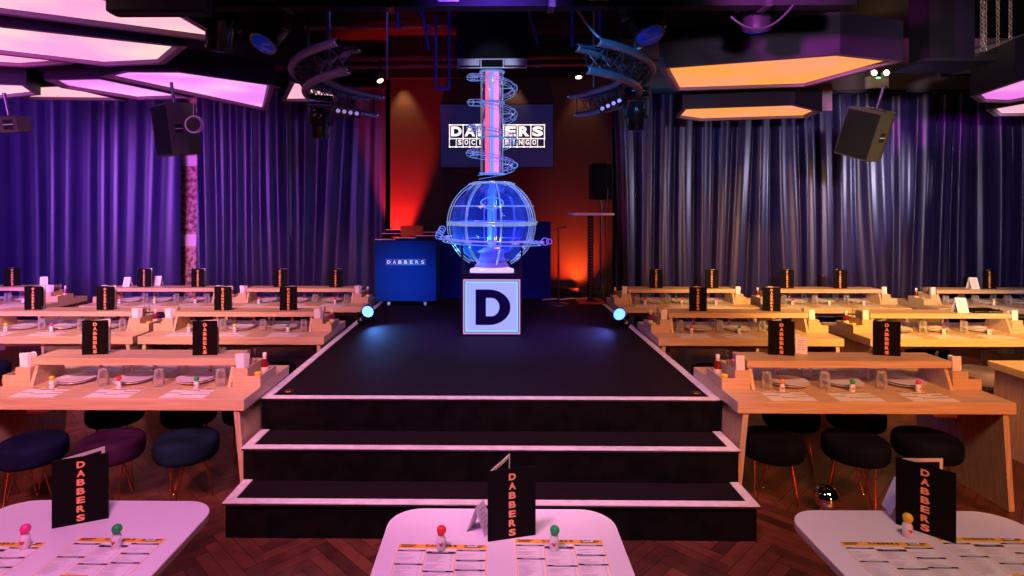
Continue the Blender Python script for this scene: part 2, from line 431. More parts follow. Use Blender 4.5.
# ------------------------------------------------------------------ dining tables
TZ = .742
def make_table(Wd):
    t = empty('dining_table')
    mb = MB(); mb.box(0, Wd, 0, .86, .664, TZ, 'ash_wood', bev=.003); mb.build('tabletop', t)
    for x, d in ((.06, -1), (Wd - .06, 1)):
        a = x; b_ = x + d * .055
        mb = MB()
        mb.hexa([(b_ - .019, .03, 0), (b_ + .019, .03, 0), (b_ + .019, .83, 0), (b_ - .019, .83, 0),
                 (a - .019, .015, .664), (a + .019, .015, .664), (a + .019, .845, .664), (a - .019, .845, .664)], 'ash_end')
        mb.build('end_panel', t)
    mb = MB(); mb.box(.085, Wd - .085, .415, .445, .54, .664, 'ash_wood')
    mb.prism([(.085, .39), (.24, .415), (.24, .445), (.085, .47)], .50, .664, 'ash_end'); mb.prism([(Wd - .085, .47), (Wd - .24, .445), (Wd - .24, .415), (Wd - .085, .39)], .50, .664, 'ash_end')
    mb.build('stretcher', t)
    mb = MB(); mb.box(.195, Wd - .195, .30, .56, .891, .942, 'ash_wood', bev=.002); mb.build('upper_shelf', t)
    for x, d in ((.223, 1), (Wd - .223, -1)):
        mb = MB(); mb.hexa([(x - .012, .26, TZ), (x + .012, .26, TZ), (x + .012, .60, TZ), (x - .012, .60, TZ),
                 (x - .012 + d * .0, .32, .891), (x + .012 + d * .0, .32, .891), (x + .012, .54, .891), (x - .012, .54, .891)], 'ash_wood')
        mb.build('shelf_support', t)
    return t

def make_plate():
    mb = MB(); mb.lathe([(.0, .004), (.05, .003), (.075, .0), (.08, .003), (.128, .017), (.134, .0185), (.135, .021), (.128, .021), (.095, .010), (.078, .0085), (0, .0085)], 'china', 40)
    mb.ring((0, 0, .0205), .131, .0016, 'china'); return mb.build('dinner_plate')
def make_glass():
    mb = MB(); mb.lathe([(.037, 0), (.0365, .06), (.031, .118), (.029, .121), (0, .121)], 'glass', 20)
    mb.lathe([(0, .112), (.0275, .112), (.0335, .06), (.0345, 0)], 'glass', 20)
    return mb.build('drinking_glass')
def make_dabber(colr):
    def f():
        t = empty('bingo_dabber')
        mb = MB(); mb.lathe([(0, 0), (.0165, 0), (.018, .003), (.018, .038), (.0165, .046), (.011, .053), (.011, .058)], 'plastic_white', 20); mb.build('bottle', t)
        mb = MB()
        n = 24; V = [(0, 0, 0)]
        for i in range(n):
            a = 2 * PI * i / n; hx = 16 * math.sin(a) ** 3; hz = 13 * math.cos(a) - 5 * math.cos(2 * a) - 2 * math.cos(3 * a) - math.cos(4 * a)
            V.append((hx * .00062, 0, hz * .00055))
        V = [(x, -math.sqrt(max(0, .0185 ** 2 - x * x)), .026 + z) for x, _, z in V]
        mb.add(V, [(0, 1 + (i + 1) % n, 1 + i) for i in range(n)], 'heart_red'); mb.build('heart_print', t)
        mb = MB(); mb.sphere((0, 0, 0), .0185, 'cap_' + colr, 18, 10, .95, M=rot(.1, .28, .0, (.002, 0, .072))); mb.lathe([(.0135, .056), (.0145, .066)], 'cap_' + colr, 16)
        mb.build('cap', t, label=colr + ' domed cap')
        return t
    return f
def make_mat(hi=False):
    def f():
        t = MB(); w, h = .345, .245
        t.box(0, w, -h, 0, 0, .0012, 'paper')
        z = .0016
        def q(x0, x1, y0, y1, n, z=z): t.add([(x0, y0, z), (x1, y0, z), (x1, y1, z), (x0, y1, z)], [(0, 1, 2, 3)], n)
        q(.003, w - .003, -.030, -.003, 'ink_orange')
        for x in (.003, .111, .226, w - .006): q(x, x + .003, -h + .004, -.003, 'ink_orange')
        q(.1, .2, -h + .004, -h + .014, 'ink_orange')
        z2 = .0021
        for x0, x1, y in ((.006, .11, -.041), (.115, .225, -.050), (.23, .338, -.036), (.006, .11, -.125), (.23, .338, -.098), (.23, .338, -.155), (.115, .225, -.165)):
            q(x0, x1, y - (.009 if x0 != .115 or y < -.1 else .014), y, 'ink_black', z2)
            for i in range(9 if hi else 0): q(x0 + .022 + i * .007, x0 + .027 + i * .007, y - .0065, y - .0028, 'paper', .0025)
        for i, ch in enumerate('DABBERS'): t.textflat(ch, .115 + i * .0175, -.0195, .0145, .0135, 'ink_black', z2, off=.05)
        for x0, x1 in ((.012, .07), (.255, .33)): q(x0, x1, -.014, -.008, 'ink_black', z2); q(x0, x1 - .01, -.022, -.017, 'ink_black', z2)
        q(.268, .305, -.018, -.002, 'paper', .0023)
        for i, k in enumerate((.272, .281, .290)): q(k, k + .006, -.013, -.006, 'ink_black', .0026)
        if hi:
            rn = random.Random(4)
            for x0, x1 in ((.010, .106), (.119, .221), (.234, .334)):
                y = -.062
                while y > -.235:
                    y -= .0062
                    if rn.random() < .16: continue
                    if any(a <= x0 + .01 <= b and yy - .012 < y < yy + .006 for a, b, yy in ((0, .11, -.125), (.22, .34, -.098), (.22, .34, -.155), (.11, .22, -.165))): continue
                    ww = rn.uniform(.35, .72) * (x1 - x0)
                    q(x0, x0 + ww, y, y + .0014, 'ink_grey', z2)
                    q(x1 - .012, x1 - .006, y, y + .0016, 'ink_grey', z2)
        return t.build('menu_placemat')
    return f
def make_menu(ope):
    def f():
        t = empty('drinks_menu'); w, h = .195, .275
        mb = MB(); mb.box(0, w, -.002, .002, 0, h, 'black_card'); mb.build('front_cover', t)
        mb = MB()
        for i, ch in enumerate('DABBERS'): mb.text(ch, .098, h - .045 - i * .0365, .029, .027, 'copper_foil_glow', y=-.003, off=.045)
        mb.build('lettering', t, label='copper letters reading DABBERS downwards')
        M = rot(0, 0, ope)
        mb = MB(); mb.box(0, w, -.002, .002, 0, h, 'black_card', M=M); mb.build('back_cover', t)
        mb = MB(); mb.box(.006, w - .004, -.006, -.003, .004, h - .004, 'page_cream', M=M)
        mb.box(.022, w - .018, -.0066, -.0061, .02, h - .018, 'black_card', M=M)
        mb.box(.004, w - .006, .003, .005, .004, h - .004, 'page_cream'); mb.build('pages', t, label='cream edged inside pages')
        return t
    return f
def make_caddy(side):          # side +1: steps down towards +x
    def f():
        mb = MB(); s = side; T = .010
        def bx(x0, x1, y0, y1, z0, z1):
            a, b = sorted((s * x0, s * x1)); mb.box(a, b, y0, y1, z0, z1, 'ash_wood')
        # x measured outward from the inner face; tall bay 0-.11, low bay .11-.205
        bx(0, .205, 0, .30, 0, .008)
        bx(0, .11, 0, T, .008, .135); bx(0, .11, .30 - T, .30, .008, .135); bx(0, T, T, .30 - T, .008, .135)
        bx(.11 - T, .11, T, .30 - T, .008, .135); bx(.11, .205, 0, T, .008, .078); bx(.11, .205, .30 - T, .30, .008, .078)
        bx(.205 - T, .205, T, .30 - T, .008, .078); bx(.11, .205 - T, .15, .15 + T * .8, .008, .07); bx(T, .11 - T, .14, .148, .008, .12)
        return mb.build('condiment_caddy')
    return f
def make_ketchup():
    t = empty('ketchup_bottle')
    mb = MB(); mb.lathe([(0, 0), (.027, 0), (.029, .005), (.028, .09), (.024, .115), (.014, .145), (.0125, .168)], 'ketchup', 20); mb.build('bottle', t)
    mb = MB(); mb.lathe([(.0287, .03), (.0293, .032), (.0287, .08), (.0282, .082)], 'label_cream', 20); mb.lathe([(.015, .143), (.0135, .152), (.0135, .165)], 'label_cream', 16); mb.build('paper_label', t)
    mb = MB(); mb.lathe([(.0155, .166), (.0155, .186), (.013, .189), (0, .189)], 'plastic_white', 16); mb.build('screw_cap', t, label='white screw cap')
    return t
def make_mustard():
    t = empty('mustard_jar')
    mb = MB(); mb.lathe([(0, 0), (.026, 0), (.028, .004), (.028, .05), (.022, .06)], 'mustard', 20); mb.build('jar', t)
    mb = MB(); mb.lathe([(.0285, .012), (.029, .014), (.0285, .045)], 'label_cream', 20); mb.build('paper_label', t)
    mb = MB(); mb.lathe([(.025, .057), (.026, .058), (.026, .073), (.023, .075), (0, .075)], 'cap_yellow', 20); mb.build('lid', t)
    return t
def make_napkins():
    mb = MB(); rn = random.Random(2)
    for i in range(7):
        y = .0 + i * .0075
        dz = rn.uniform(-.012, .012); a = (i - 3) * .018
        M = rot(rn.uniform(-.02, .02), a, 0, (0, y, .003))
        mb.prism([(-.031, 0), (.031, 0), (.032, .005), (-.032, .005)], 0, .215 + dz, 'napkin', M=M)
    return mb.build('napkin_bundle')
def make_fork():
    t = empty('fork')
    mb = MB(); mb.box(-.005, .005, -.0015, .0015, 0, .12, 'cutlery_steel'); mb.box(-.0025, .0025, -.001, .001, .12, .17, 'cutlery_steel'); mb.build('handle', t)
    mb = MB(); mb.box(-.01, .01, -.001, .001, .17, .185, 'cutlery_steel')
    for k in range(4): mb.box(-.0098 + k * .0058, -.0072 + k * .0058, -.001, .001, .185, .215, 'cutlery_steel')
    mb.build('tines', t); return t
def make_sauce():
    t = empty('sauce_bottle')
    mb = MB(); mb.lathe([(0, 0), (.022, 0), (.024, .004), (.022, .07), (.013, .115), (.010, .15)], 'glass', 18); mb.lathe([(0, .004), (.020, .005), (.019, .055), (0, .056)], 'ketchup', 16); mb.build('bottle', t)
    mb = MB(); mb.lathe([(.0125, .148), (.0125, .165), (0, .167)], 'cap_pink', 14); mb.build('screw_cap', t); return t
def make_tent():
    mb = MB(); w, h, d = .10, .145, .055
    for s in (-1, 1):
        mb.hexa([(0, s * d - .001, 0), (w, s * d - .001, 0), (w, s * d + .001, 0), (0, s * d + .001, 0), (0, -.001, h), (w, -.001, h), (w, .001, h), (0, .001, h)], 'paper_card')
    for i in range(5):
        z = .115 - i * .02; y = -d * (1 - z / h) - .002
        mb.add([(.02, y, z), (.08 - (i % 2) * .015, y, z), (.08 - (i % 2) * .015, y + .0012, z + .004), (.02, y + .0012, z + .004)], [(0, 1, 2, 3)], 'ink_grey')
    return mb.build('tent_card')
def make_stool(colr):
    def f():
        t = empty('bar_stool')
        m_ = 'velvet_' + colr
        mb = MB(); mb.lathe([(0, .315), (.17, .315), (.190, .322), (.203, .340), (.208, .37), (.208, .415), (.203, .440), (.188, .455), (.15, .462), (.06, .452), (.012, .446), (0, .446)], m_, 40)
        mb.build('seat', t)
        for k in range(3):
            a = PI / 2 + k * 2 * PI / 3 + .5
            ca, sa = math.cos(a), math.sin(a); f1 = Vector((ca * .165, sa * .165, .0)); sd = Vector((-sa, ca, 0))
            tp = Vector((ca * .11, sa * .11, .316))
            mb = MB(); mb.tube([tp + sd * .05, f1 + sd * .007 + Vector((0, 0, .012)), f1 + Vector((0, 0, .006)), f1 - sd * .007 + Vector((0, 0, .012)), tp - sd * .05], .0055, 'copper_leg', 8)
            lg = mb.build('hairpin_leg', t)
            mb = MB(); mb.sphere((f1.x, f1.y, .009), .010, 'brass_tip', 10, 6, .85); mb.build('foot_tip', lg)
        return t
    return f

PR = dict(plate=Proto(make_plate), glass=Proto(make_glass), mat=Proto(make_mat()), matH=Proto(make_mat(True)), menuA=Proto(make_menu(.55)), menuB=Proto(make_menu(.85)),
          cadR=Proto(make_caddy(1)), cadL=Proto(make_caddy(-1)), ket=Proto(make_ketchup), mus=Proto(make_mustard), nap=Proto(make_napkins), fork=Proto(make_fork), sauce=Proto(make_sauce), tent=Proto(make_tent))
for cl in ('red', 'green', 'yellow', 'pink', 'orange'): PR['dab_' + cl] = Proto(make_dabber(cl))
for cl in ('navy', 'purple', 'teal', 'black', 'green', 'lilac', 'ink'): PR['st_' + cl] = Proto(make_stool(cl))
TAB = {1.90: Proto(lambda: make_table(1.90)), 1.86: Proto(lambda: make_table(1.86))}

# name, x of left end, width, y of front edge, side (+1 right of stage), description
TABLES = [
    ('L1', -3.60, 1.90, 3.89, -1, 'front table left of the stage'),
    ('L2', -3.62, 1.90, 5.79, -1, 'second-row table left of the stage'),
    ('L2b', -5.57, 1.90, 5.79, -1, 'outer second-row table on the left'),
    ('L3', -3.63, 1.90, 7.62, -1, 'back-row table left of the stage'),
    ('L3b', -5.56, 1.90, 7.62, -1, 'middle back-row table on the left'),
    ('L3c', -7.98, 1.90, 7.66, -1, 'outermost back-row table on the left'),
    ('R1', 1.646, 1.86, 3.88, 1, 'front table right of the stage'),
    ('R2', 1.66, 1.86, 5.79, 1, 'second-row table right of the stage'),
    ('R2b', 3.78, 1.86, 5.79, 1, 'outer second-row table on the right'),
    ('R3', 1.66, 1.86, 7.62, 1, 'back-row table right of the stage'),
    ('R3b', 3.66, 1.86, 7.62, 1, 'middle back-row table on the right'),
    ('R3c', 5.86, 1.86, 7.60, 1, 'outermost back-row table on the right'),
]
NEARC = {'L1': ['yellow', 'red', 'green'], 'L2': ['orange', 'yellow', 'green'], 'L2b': ['yellow', 'pink', 'red'], 'L3': ['pink', 'yellow', 'red'], 'L3b': ['pink', 'yellow', 'red'], 'L3c': ['green', 'yellow', 'red'],
         'R1': ['orange', 'green', 'pink'], 'R2': ['red', 'green', 'yellow'], 'R2b': ['green', 'pink', 'red'], 'R3': ['red', 'pink', 'pink'], 'R3b': ['red', 'green', 'pink'], 'R3c': ['green', 'yellow', 'pink']}
FARC = {'L1': ['yellow', 'green', 'pink'], 'L2': ['red', 'pink', 'red'], 'L2b': ['red', 'green', 'orange'], 'L3': ['green', 'red', 'orange'], 'L3b': ['red', 'green', 'pink'], 'L3c': ['red', 'pink', 'red'],
        'R1': ['red', 'pink', 'green'], 'R2': ['red', 'red', 'pink'], 'R2b': ['yellow', 'green', 'red'], 'R3': ['green', 'green', 'red'], 'R3b': ['red', 'orange', 'green'], 'R3c': ['red', 'green', 'orange']}
rj = random.Random(21)
XVIS = {'L1': -3.75, 'L2b': -5.25, 'L3c': -7.6}
for key, x0, Wd, y0, side, desc in TABLES:
    TAB[Wd].put((x0, y0, 0), 0, 'pale ash two-tier dining table, the ' + desc, 'table', 'two-tier dining tables')
    xs = [x0 + q for q in ((.462, .892, 1.354) if side < 0 else (.539, .940, 1.398))]
    order = ['outer', 'middle', 'stage-end'] if side < 0 else ['stage-end', 'middle', 'outer']
    for k, px in enumerate(xs):
        if key == 'L2b' and px < -5.2: continue
        if key == 'L3c' and px < -7.6: continue
        if key == 'R2b' and px > 5.6: continue
        pl = order[k]
        for n_, zz in (('bottom', 0.), ('top', .0125)):
            PR['plate'].put((px + (rj.uniform(-.006, .006)), y0 + .395 + .008 * k, TZ + .0005 + zz), 0, f'{n_} white plate of the {pl} pair, {desc}', 'plate', 'stacked dinner plates')
        gx = x0 + ((.722, 1.150, 1.600) if side < 0 else (.325, .745, 1.179))[k]
        for n_, gy in (('nearer', .30), ('farther', .56)):
            PR['glass'].put((gx + rj.uniform(-.012, .012) + (0 if gy < .4 else .008), y0 + gy + rj.uniform(-.015, .015), TZ + .0005), rj.uniform(0, 3), f'{n_} upturned tumbler by the {pl} plates, {desc}', 'glass', 'upturned tumblers')
        # near side mat: printed edge away from the diner on the photo's side
        ml = ([.25, .77, 1.30] if side < 0 else [.24, .70, 1.20])[k]; dl = ([.404, .891, 1.455] if side < 0 else [.408, .905, 1.371])[k]
        PR['mat'].put((x0 + ml, y0 + .245, TZ + .0003), rj.uniform(-.02, .02), f'orange and white printed placemat, near side {pl} place, {desc}', 'placemat', 'printed placemats', .9)
        PR['mat'].put((px + .165 + .03 * side, y0 + .605, TZ + .0003), PI + rj.uniform(-.02, .02), f'orange and white printed placemat, far side {pl} place, {desc}', 'placemat', 'printed placemats', .9)
        cn, cf = NEARC[key][k], FARC[key][k]
        PR['dab_' + cn].put((x0 + dl, y0 + .225, TZ + .0022), rj.uniform(-.4, .4), f'{cn}-capped bingo dabber, near side {pl} place, {desc}', 'bingo dabber', 'bingo dabbers')
        PR['dab_' + cf].put((px + .02 + rj.uniform(-.02, .02), y0 + .635, TZ + .0022), rj.uniform(-.4, .4), f'{cf}-capped bingo dabber, far side {pl} place, {desc}', 'bingo dabber', 'bingo dabbers')
    # caddies at both ends
    for e in (-1, 1):
        if key == 'L2b' and e < 0: continue
        if key == 'L3c' and e < 0: continue
        if key == 'R3c' and e > 0: continue
        inn = x0 + Wd - .207 if e > 0 else x0 + .207
        en = 'stage' if e == -side else 'outer'
        cy = y0 + .275
        PR['cadR' if e > 0 else 'cadL'].put((inn + .001 * e, cy, TZ + .0005), 0, f'stepped wooden condiment caddy, {en} end, {desc}', 'caddy', 'stepped condiment caddies')
        zb = TZ + .009
        PR['nap'].put((inn + e * .055, cy + .022, zb), 0, f'bundle of folded white napkins, caddy at {en} end, {desc}', 'napkins', 'napkin bundles')
        for q in range(2):
            PR['fork'].put((inn + e * (.035 + .035 * q), cy + .20 + .035 * q, zb), rj.uniform(0, 1), f'{"inner" if q == 0 else "outer"} steel fork, caddy at {en} end, {desc}', 'fork', 'forks in caddies')
        PR['mus'].put((inn + e * .152, cy + .09, zb), 0, f'yellow-lidded mustard jar, caddy at {en} end, {desc}', 'mustard jar', 'mustard jars')
        PR['ket'].put((inn + e * .152, cy + .215, zb), 0, f'dark red ketchup bottle, caddy at {en} end, {desc}', 'ketchup bottle', 'ketchup bottles')
        if (key, en) in (('R1', 'stage'), ('L2', 'stage'), ('L2', 'outer')):
            PR['sauce'].put((inn + e * .055, cy + .172, zb), 0, f'clear sauce bottle, caddy at {en} end, {desc}', 'bottle', 'sauce bottles')

# upright menus on the shelves: x, row y, angle, which
SH = .9425
MEN = [
    (-3.130, 4.300, .14, 'A', 'outer one on the front table left of the stage'), (-2.294, 4.300, .06, 'A', 'stage-side one on the front table left of the stage'),
    (2.078, 4.380, -.22, 'B', 'stage-side one on the front table right of the stage'), (2.864, 4.380, -.24, 'B', 'outer one on the front table right of the stage'),
    (-5.135, 6.200, .05, 'A', 'outer one on the outer second-row table, left side'), (-4.346, 6.200, .05, 'A', 'inner one on the outer second-row table, left side'),
    (-3.061, 6.200, .06, 'A', 'outer one on the second-row table left of the stage'), (-2.349, 6.200, .14, 'B', 'stage-side one on the second-row table left of the stage'),
    (2.115, 6.240, -.10, 'B', 'stage-side one on the second-row table right of the stage'), (2.903, 6.240, -.14, 'B', 'outer one on the second-row table right of the stage'),
    (-6.952, 8.100, .8, 'B', 'opened one on the outermost back-row table, left side'),
    (-5.050, 8.100, .05, 'A', 'outer one on the middle back-row table, left side'), (-4.288, 8.100, .05, 'A', 'inner one on the middle back-row table, left side'),
    (-3.096, 8.100, .02, 'A', 'outer one on the back-row table left of the stage'), (-2.311, 8.100, .02, 'A', 'stage-side one on the back-row table left of the stage'),
    (2.178, 8.100, -.02, 'A', 'stage-side one on the back-row table right of the stage'), (2.951, 8.100, -.06, 'A', 'outer one on the back-row table right of the stage'),
    (3.996, 8.100, -.02, 'A', 'inner one on the middle back-row table, right side'), (4.729, 8.100, -.06, 'B', 'outer one on the middle back-row table, right side'),
    (6.768, 8.080, -.05, 'A', 'beside a tent card on the right outermost back-row table'),
]
for x, y, a, k, d in MEN:
    PR['menu' + k].put((x + (.035 if x < 0 and y < 8 else .03 if x < -4 else 0), y - (.07 if y > 8 else .02), SH), a, 'upright black menu, copper letters, ' + d, 'menu', 'menus standing on the table shelves', .935)
TEN = [(2.325, 4.440, SH, -.5, 'white tent card behind the menu, front table right of the stage', .8),
       (-6.446, 8.080, SH, .6, 'white folded tent card at the shelf end, outermost back-row table left', .9),
       (-5.239, 8.080, SH, .1, 'white tent card left of the menu, middle back-row table left side', .9),
       (-4.880, 8.220, SH, .1, 'white tent card right of the menu, middle back-row table left side', .9),
       (4.942, 6.200, SH, -.15, 'white printed tent card beside the flat black menu, second row right', 1.05),
       (6.611, 8.050, SH, -.1, 'pale tent card left of the menu, outermost back-row table right side', 1.05)]
for x, y, z, a, l, s in TEN: PR['tent'].put((x, y, z + .0005), a, l, 'tent card', 'tent cards', s)
mb = MB(); mb.box(0, .30, 0, .2, 0, .012, 'black_card'); mb.box(.004, .297, .004, .196, .012, .016, 'page_cream'); mb.box(0, .30, 0, .2, .016, .026, 'black_card')
o = mb.build('closed_menu'); o.location = (5.09, 6.12, SH + .0005); tag(o, 'black menu lying flat on the shelf, outer second-row table on the right', 'menu')

# stools
STL = [
    (-3.164, 3.900, 'navy', 'navy velvet stool, outermost, near side of the front left table'), (-2.652, 3.951, 'purple', 'plum velvet stool, middle, near side of the front left table'),
    (-2.138, 3.974, 'teal', 'blue-green velvet stool at stage end, near side, front left table'),
    (-3.073, 4.626, 'black', 'black stool, outer of those under the far side, front left table'), (-2.474, 4.638, 'ink', 'black stool, middle of the far side, front left table'), (-2.007, 4.692, 'black', 'black stool at stage end, far side, front left table'),
    (1.953, 4.042, 'black', 'black stool at stage end, near side, front right table'), (2.514, 4.013, 'ink', 'dark grey stool, middle, near side of the front right table'),
    (3.036, 4.055, 'ink', 'dark navy stool, outermost, near side of the front right table'), (2.371, 4.601, 'black', 'black stool under the far side, nearer the stage, front right table'), (2.882, 4.595, 'ink', 'dark stool under the far side, away from stage, front right table'),
    (4.286, 5.920, 'green', 'green velvet stool pushed under the inner end, outer second-row table right'), (4.965, 6.62, 'black', 'black stool under the far side, outer second-row table right'),
    (4.84, 5.74, 'lilac', 'lilac grey velvet stool beside the plain end desk'), (5.28, 5.80, 'green', 'green velvet stool behind the plain end desk'),
    (-5.168, 5.774, 'navy', 'navy stool at the left photo edge, by the outer second-row table'), (-4.448, 5.787, 'purple', 'plum stool, inner one of the outer second-row table, left side'),
    (-3.046, 5.801, 'black', 'black stool, outer one of the second-row table left of stage'), (-2.223, 5.794, 'black', 'black stool at stage end, second-row table left of the stage'),
    (2.199, 5.769, 'black', 'black stool at stage end, second-row table right of the stage'), (2.913, 5.765, 'black', 'black stool, outer one of the second-row table right of stage'),
    (4.460, 7.663, 'green', 'dark green stool in front of the middle back-row table, right side'),
]
for i, (x, y, cl, lb) in enumerate(STL): PR['st_' + cl].put((x, y, 0), i * 1.3, lb, 'stool', 'velvet stools')

# plain desk at the right edge
t = empty('side_desk', (4.25, 4.12, 0)); tag(t, 'plain pinkish wooden desk at the right edge beyond the front table', 'desk')
mb = MB(); mb.box(0, 1.8, 0, .86, .68, TZ, 'ash_wood', bev=.003); mb.build('tabletop', t)
mb = MB(); mb.hexa([(-.0, .03, 0), (.04, .03, 0), (.04, .83, 0), (-.0, .83, 0), (.04, .03, .68), (.08, .03, .68), (.08, .83, .68), (.04, .83, .68)], 'ash_end'); mb.build('end_panel', t)
mb = MB(); mb.box(1.7, 1.74, .03, .83, 0, .68, 'ash_end'); mb.build('end_panel', t)
mb = MB(); mb.box(.08, 1.7, .80, .82, .1, .68, 'ash_wood'); mb.build('modesty_panel', t)

# ------------------------------------------------------------------ foreground tables
def rrect(w, h, r, n=8, bulge=.02):
    P = []
    for cx_, cy_, a0 in ((w / 2 - r, h / 2 - r, 0), (-w / 2 + r, h / 2 - r, PI / 2), (-w / 2 + r, -h / 2 + r, PI), (w / 2 - r, -h / 2 + r, 1.5 * PI)):
        for i in range(n + 1):
            a = a0 + PI / 2 * i / n; P.append((cx_ + r * math.cos(a), cy_ + r * math.sin(a)))
    return P
def make_cafe():
    t = empty('cafe_table')
    P = rrect(.94, .84, .135)
    mb = MB(); mb.prism(P, .715, .738, 'ply_edge'); mb.prism([(x * .998, y * .998) for x, y in P], .738, TZ, 'laminate'); mb.build('tabletop', t)
    mb = MB(); mb.lathe([(.035, .02), (.035, .70)], 'dark_metal', 20); mb.build('pedestal', t)
    mb = MB(); mb.box(-.22, .22, -.22, .22, .700, .715, 'dark_metal'); mb.build('mount_plate', t)
    mb = MB(); mb.box(-.27, .27, -.27, .27, 0, .02, 'dark_metal', bev=.006); mb.build('base_plate', t)
    return t
CT = Proto(make_cafe)
FG = [(-1.680, 2.08, .0, 'left'), (.033, 2.09, 0, 'middle'), (1.715, 2.06, .0, 'right')]
FD = {'left': ('beside the bottom step, left of it', ('pink', -.113, 'green', .237), (-.112, .228, .437), 'A', -1),
      'middle': ('centred before the steps', ('red', -.233, 'green', .199), (-.054, .148, .26), 'B', .0),
      'right': ('beside the bottom step, right of it', ('yellow', -.071, None, 0), (-.053, .326, -.83), 'B', .0)}
for x, y, a, nm in FG:
    d, db, mn, mk, _ = FD[nm]
    CT.put((x, y + {'left': .035, 'middle': -.025, 'right': .01}[nm], 0), a, f'small pale pink rounded-corner table, {nm} one of the three nearest', 'table', 'rounded tables nearest the camera')
    off = -.0
    PR['matH'].put((x - (.40 if nm != 'right' else .37), y + (.130 if nm != 'right' else .195), TZ + .0003), -.012 * (1 if nm != 'left' else -1), f'placemat with orange header, left one on the {nm} nearest table', 'placemat', 'printed placemats')
    PR['matH'].put((x + (.05 if nm != 'right' else .025), y + (.168 if nm != 'right' else .23), TZ + .0003), -.012, f'placemat with orange header, right one on the {nm} nearest table', 'placemat', 'printed placemats')
    PR['dab_' + db[0]].put((x + db[1], y + .095 + (.14 if nm == 'right' else 0), TZ + .0022), .1, f'{db[0]}-capped white bingo dabber on the {nm} nearest table', 'bingo dabber', 'bingo dabbers')
    if db[2]: PR['dab_' + db[2]].put((x + db[3], y + .10, TZ + .0022), -.2, f'{db[2]}-capped white bingo dabber on the {nm} nearest table', 'bingo dabber', 'bingo dabbers')
    PR['menu' + mk].put((x + mn[0], y + mn[1], TZ + .0005), mn[2], f'large upright black menu lettered DABBERS on the {nm} nearest table', 'menu', 'menus on the nearest tables')
PR['tent'].put((-.072, 2.285, TZ + .0005), 1.12, 'white folded tent card left of the menu on the middle nearest table', 'tent card', 'tent cards', .74)
PR['tent'].put((1.735, 2.44, TZ + .0005), 1.35, 'white tent card edge behind the menu on the right nearest table', 'tent card', 'tent cards', .9)

# mirror ball
t = empty('mirror_ball', (2.25, 3.90, 0)); tag(t, 'shiny silver ball on the floor before the front right table', 'ball')
mb = MB(); mb.sphere((0, 0, .095), .085, 'mirror', 32, 20); mb.build('globe', t)
mb = MB(); mb.lathe([(.045, 0), (.045, .006), (.03, .014)], 'chrome', 20); mb.build('stand', t)

# ------------------------------------------------------------------ stage: D box
PX, PY = -.021, 6.24
t = empty('letter_box', (PX, PY, ZS)); tag(t, 'black-framed lit cube with a big letter D under the bingo globe', 'lit sign box')
W2 = .33
mb = MB(); mb.box(-W2, W2, .012, .62, 0, .635, 'matt_black'); mb.box(-W2, W2, -.004, .012, 0, .018, 'matt_black'); mb.box(-W2, W2, -.004, .012, .617, .635, 'matt_black')
mb.box(-W2, -W2 + .018, -.004, .012, .018, .617, 'matt_black'); mb.box(W2 - .018, W2, -.004, .012, .018, .617, 'matt_black'); mb.build('box_body', t)
mb = MB()
I0 = W2 - .020
for x0, x1, z0, z1 in ((-I0, I0, .020, .034), (-I0, I0, .601, .615), (-I0, -I0 + .014, .034, .601), (I0 - .014, I0, .034, .601)): mb.box(x0, x1, -.002, .010, z0, z1, 'led_pink_strip')
mb.build('outer_light_strip', t)
mb = MB()
for x0, x1, z0, z1 in ((-.288, .288, .042, .060), (-.288, .288, .575, .593), (-.288, -.270, .060, .575), (.270, .288, .060, .575)): mb.box(x0, x1, .004, .011, z0, z1, 'led_cyan')
mb.build('inner_light_strip', t)
m = mat('led_face', (.05, .06, .1), .5, emit=(.36, .42, .92), es=.95)
mb = MB(); mb.box(-.269, .269, .006, .0118, .061, .574, 'led_face'); mb.build('lit_face', t)
def dshape(x0, x1, z0, z1, n=20):
    r = (z1 - z0) / 2; rx = (x1 - x0) * .62; cx_ = x1 - rx
    return [(x0, z0)] + [(cx_ + rx * math.cos(a), (z0 + z1) / 2 + r * math.sin(a)) for a in [-PI / 2 + PI * i / n for i in range(n + 1)]] + [(x0, z1)]
oD = dshape(-.175, .205, .118, .505); iD = dshape(-.062, .085, .213, .413)
n = len(oD); mb = MB()
V = [(x, .002, z) for x, z in oD] + [(x, .002, z) for x, z in iD] + [(x, .0055, z) for x, z in oD] + [(x, .0055, z) for x, z in iD]
Fq = []
for i in range(n):
    j = (i + 1) % n
    Fq += [(i, j, n + j, n + i), (2 * n + i, 3 * n + i, 3 * n + j, 2 * n + j), (i, 2 * n + i, 2 * n + j, j), (n + i, n + j, 3 * n + j, 3 * n + i)]
mb.add(V, Fq, 'dark_print'); mb.build('letter', t, label='black capital letter D')

# ------------------------------------------------------------------ bingo globe
GX, GY, GZ = -.019, 6.56, 1.875
zb = ZS + .6355
t = empty('bingo_machine', (GX, GY, zb)); tag(t, 'glowing blue bingo ball globe in a silver ring cage on the D box', 'bingo machine')
gz = GZ - zb
mb = MB(); mb.box(-.34, .34, -.315, .315, .0005, .045, 'gloss_black')
for sx in (-1, 1):
    for sy in (-1, 1): mb.box(sx * .325 - .011, sx * .325 + .011, sy * .30 - .011, sy * .30 + .011, .045, .36, 'gloss_black')
    mb.box(sx * .325 - .011, sx * .325 + .011, -.3, .3, .34, .36, 'gloss_black')
mb.build('frame', t)
mb = MB(); mb.sphere((0, 0, gz), .468, 'acrylic_globe', 48, 30); mb.build('globe_shell', t)
mb = MB(); mb.lathe([(.25, .046), (.25, .060), (.16, .088)], 'led_base', 40); mb.box(-.24, .24, -.30, -.285, .050, .075, 'led_base'); mb.build('glowing_base', t)
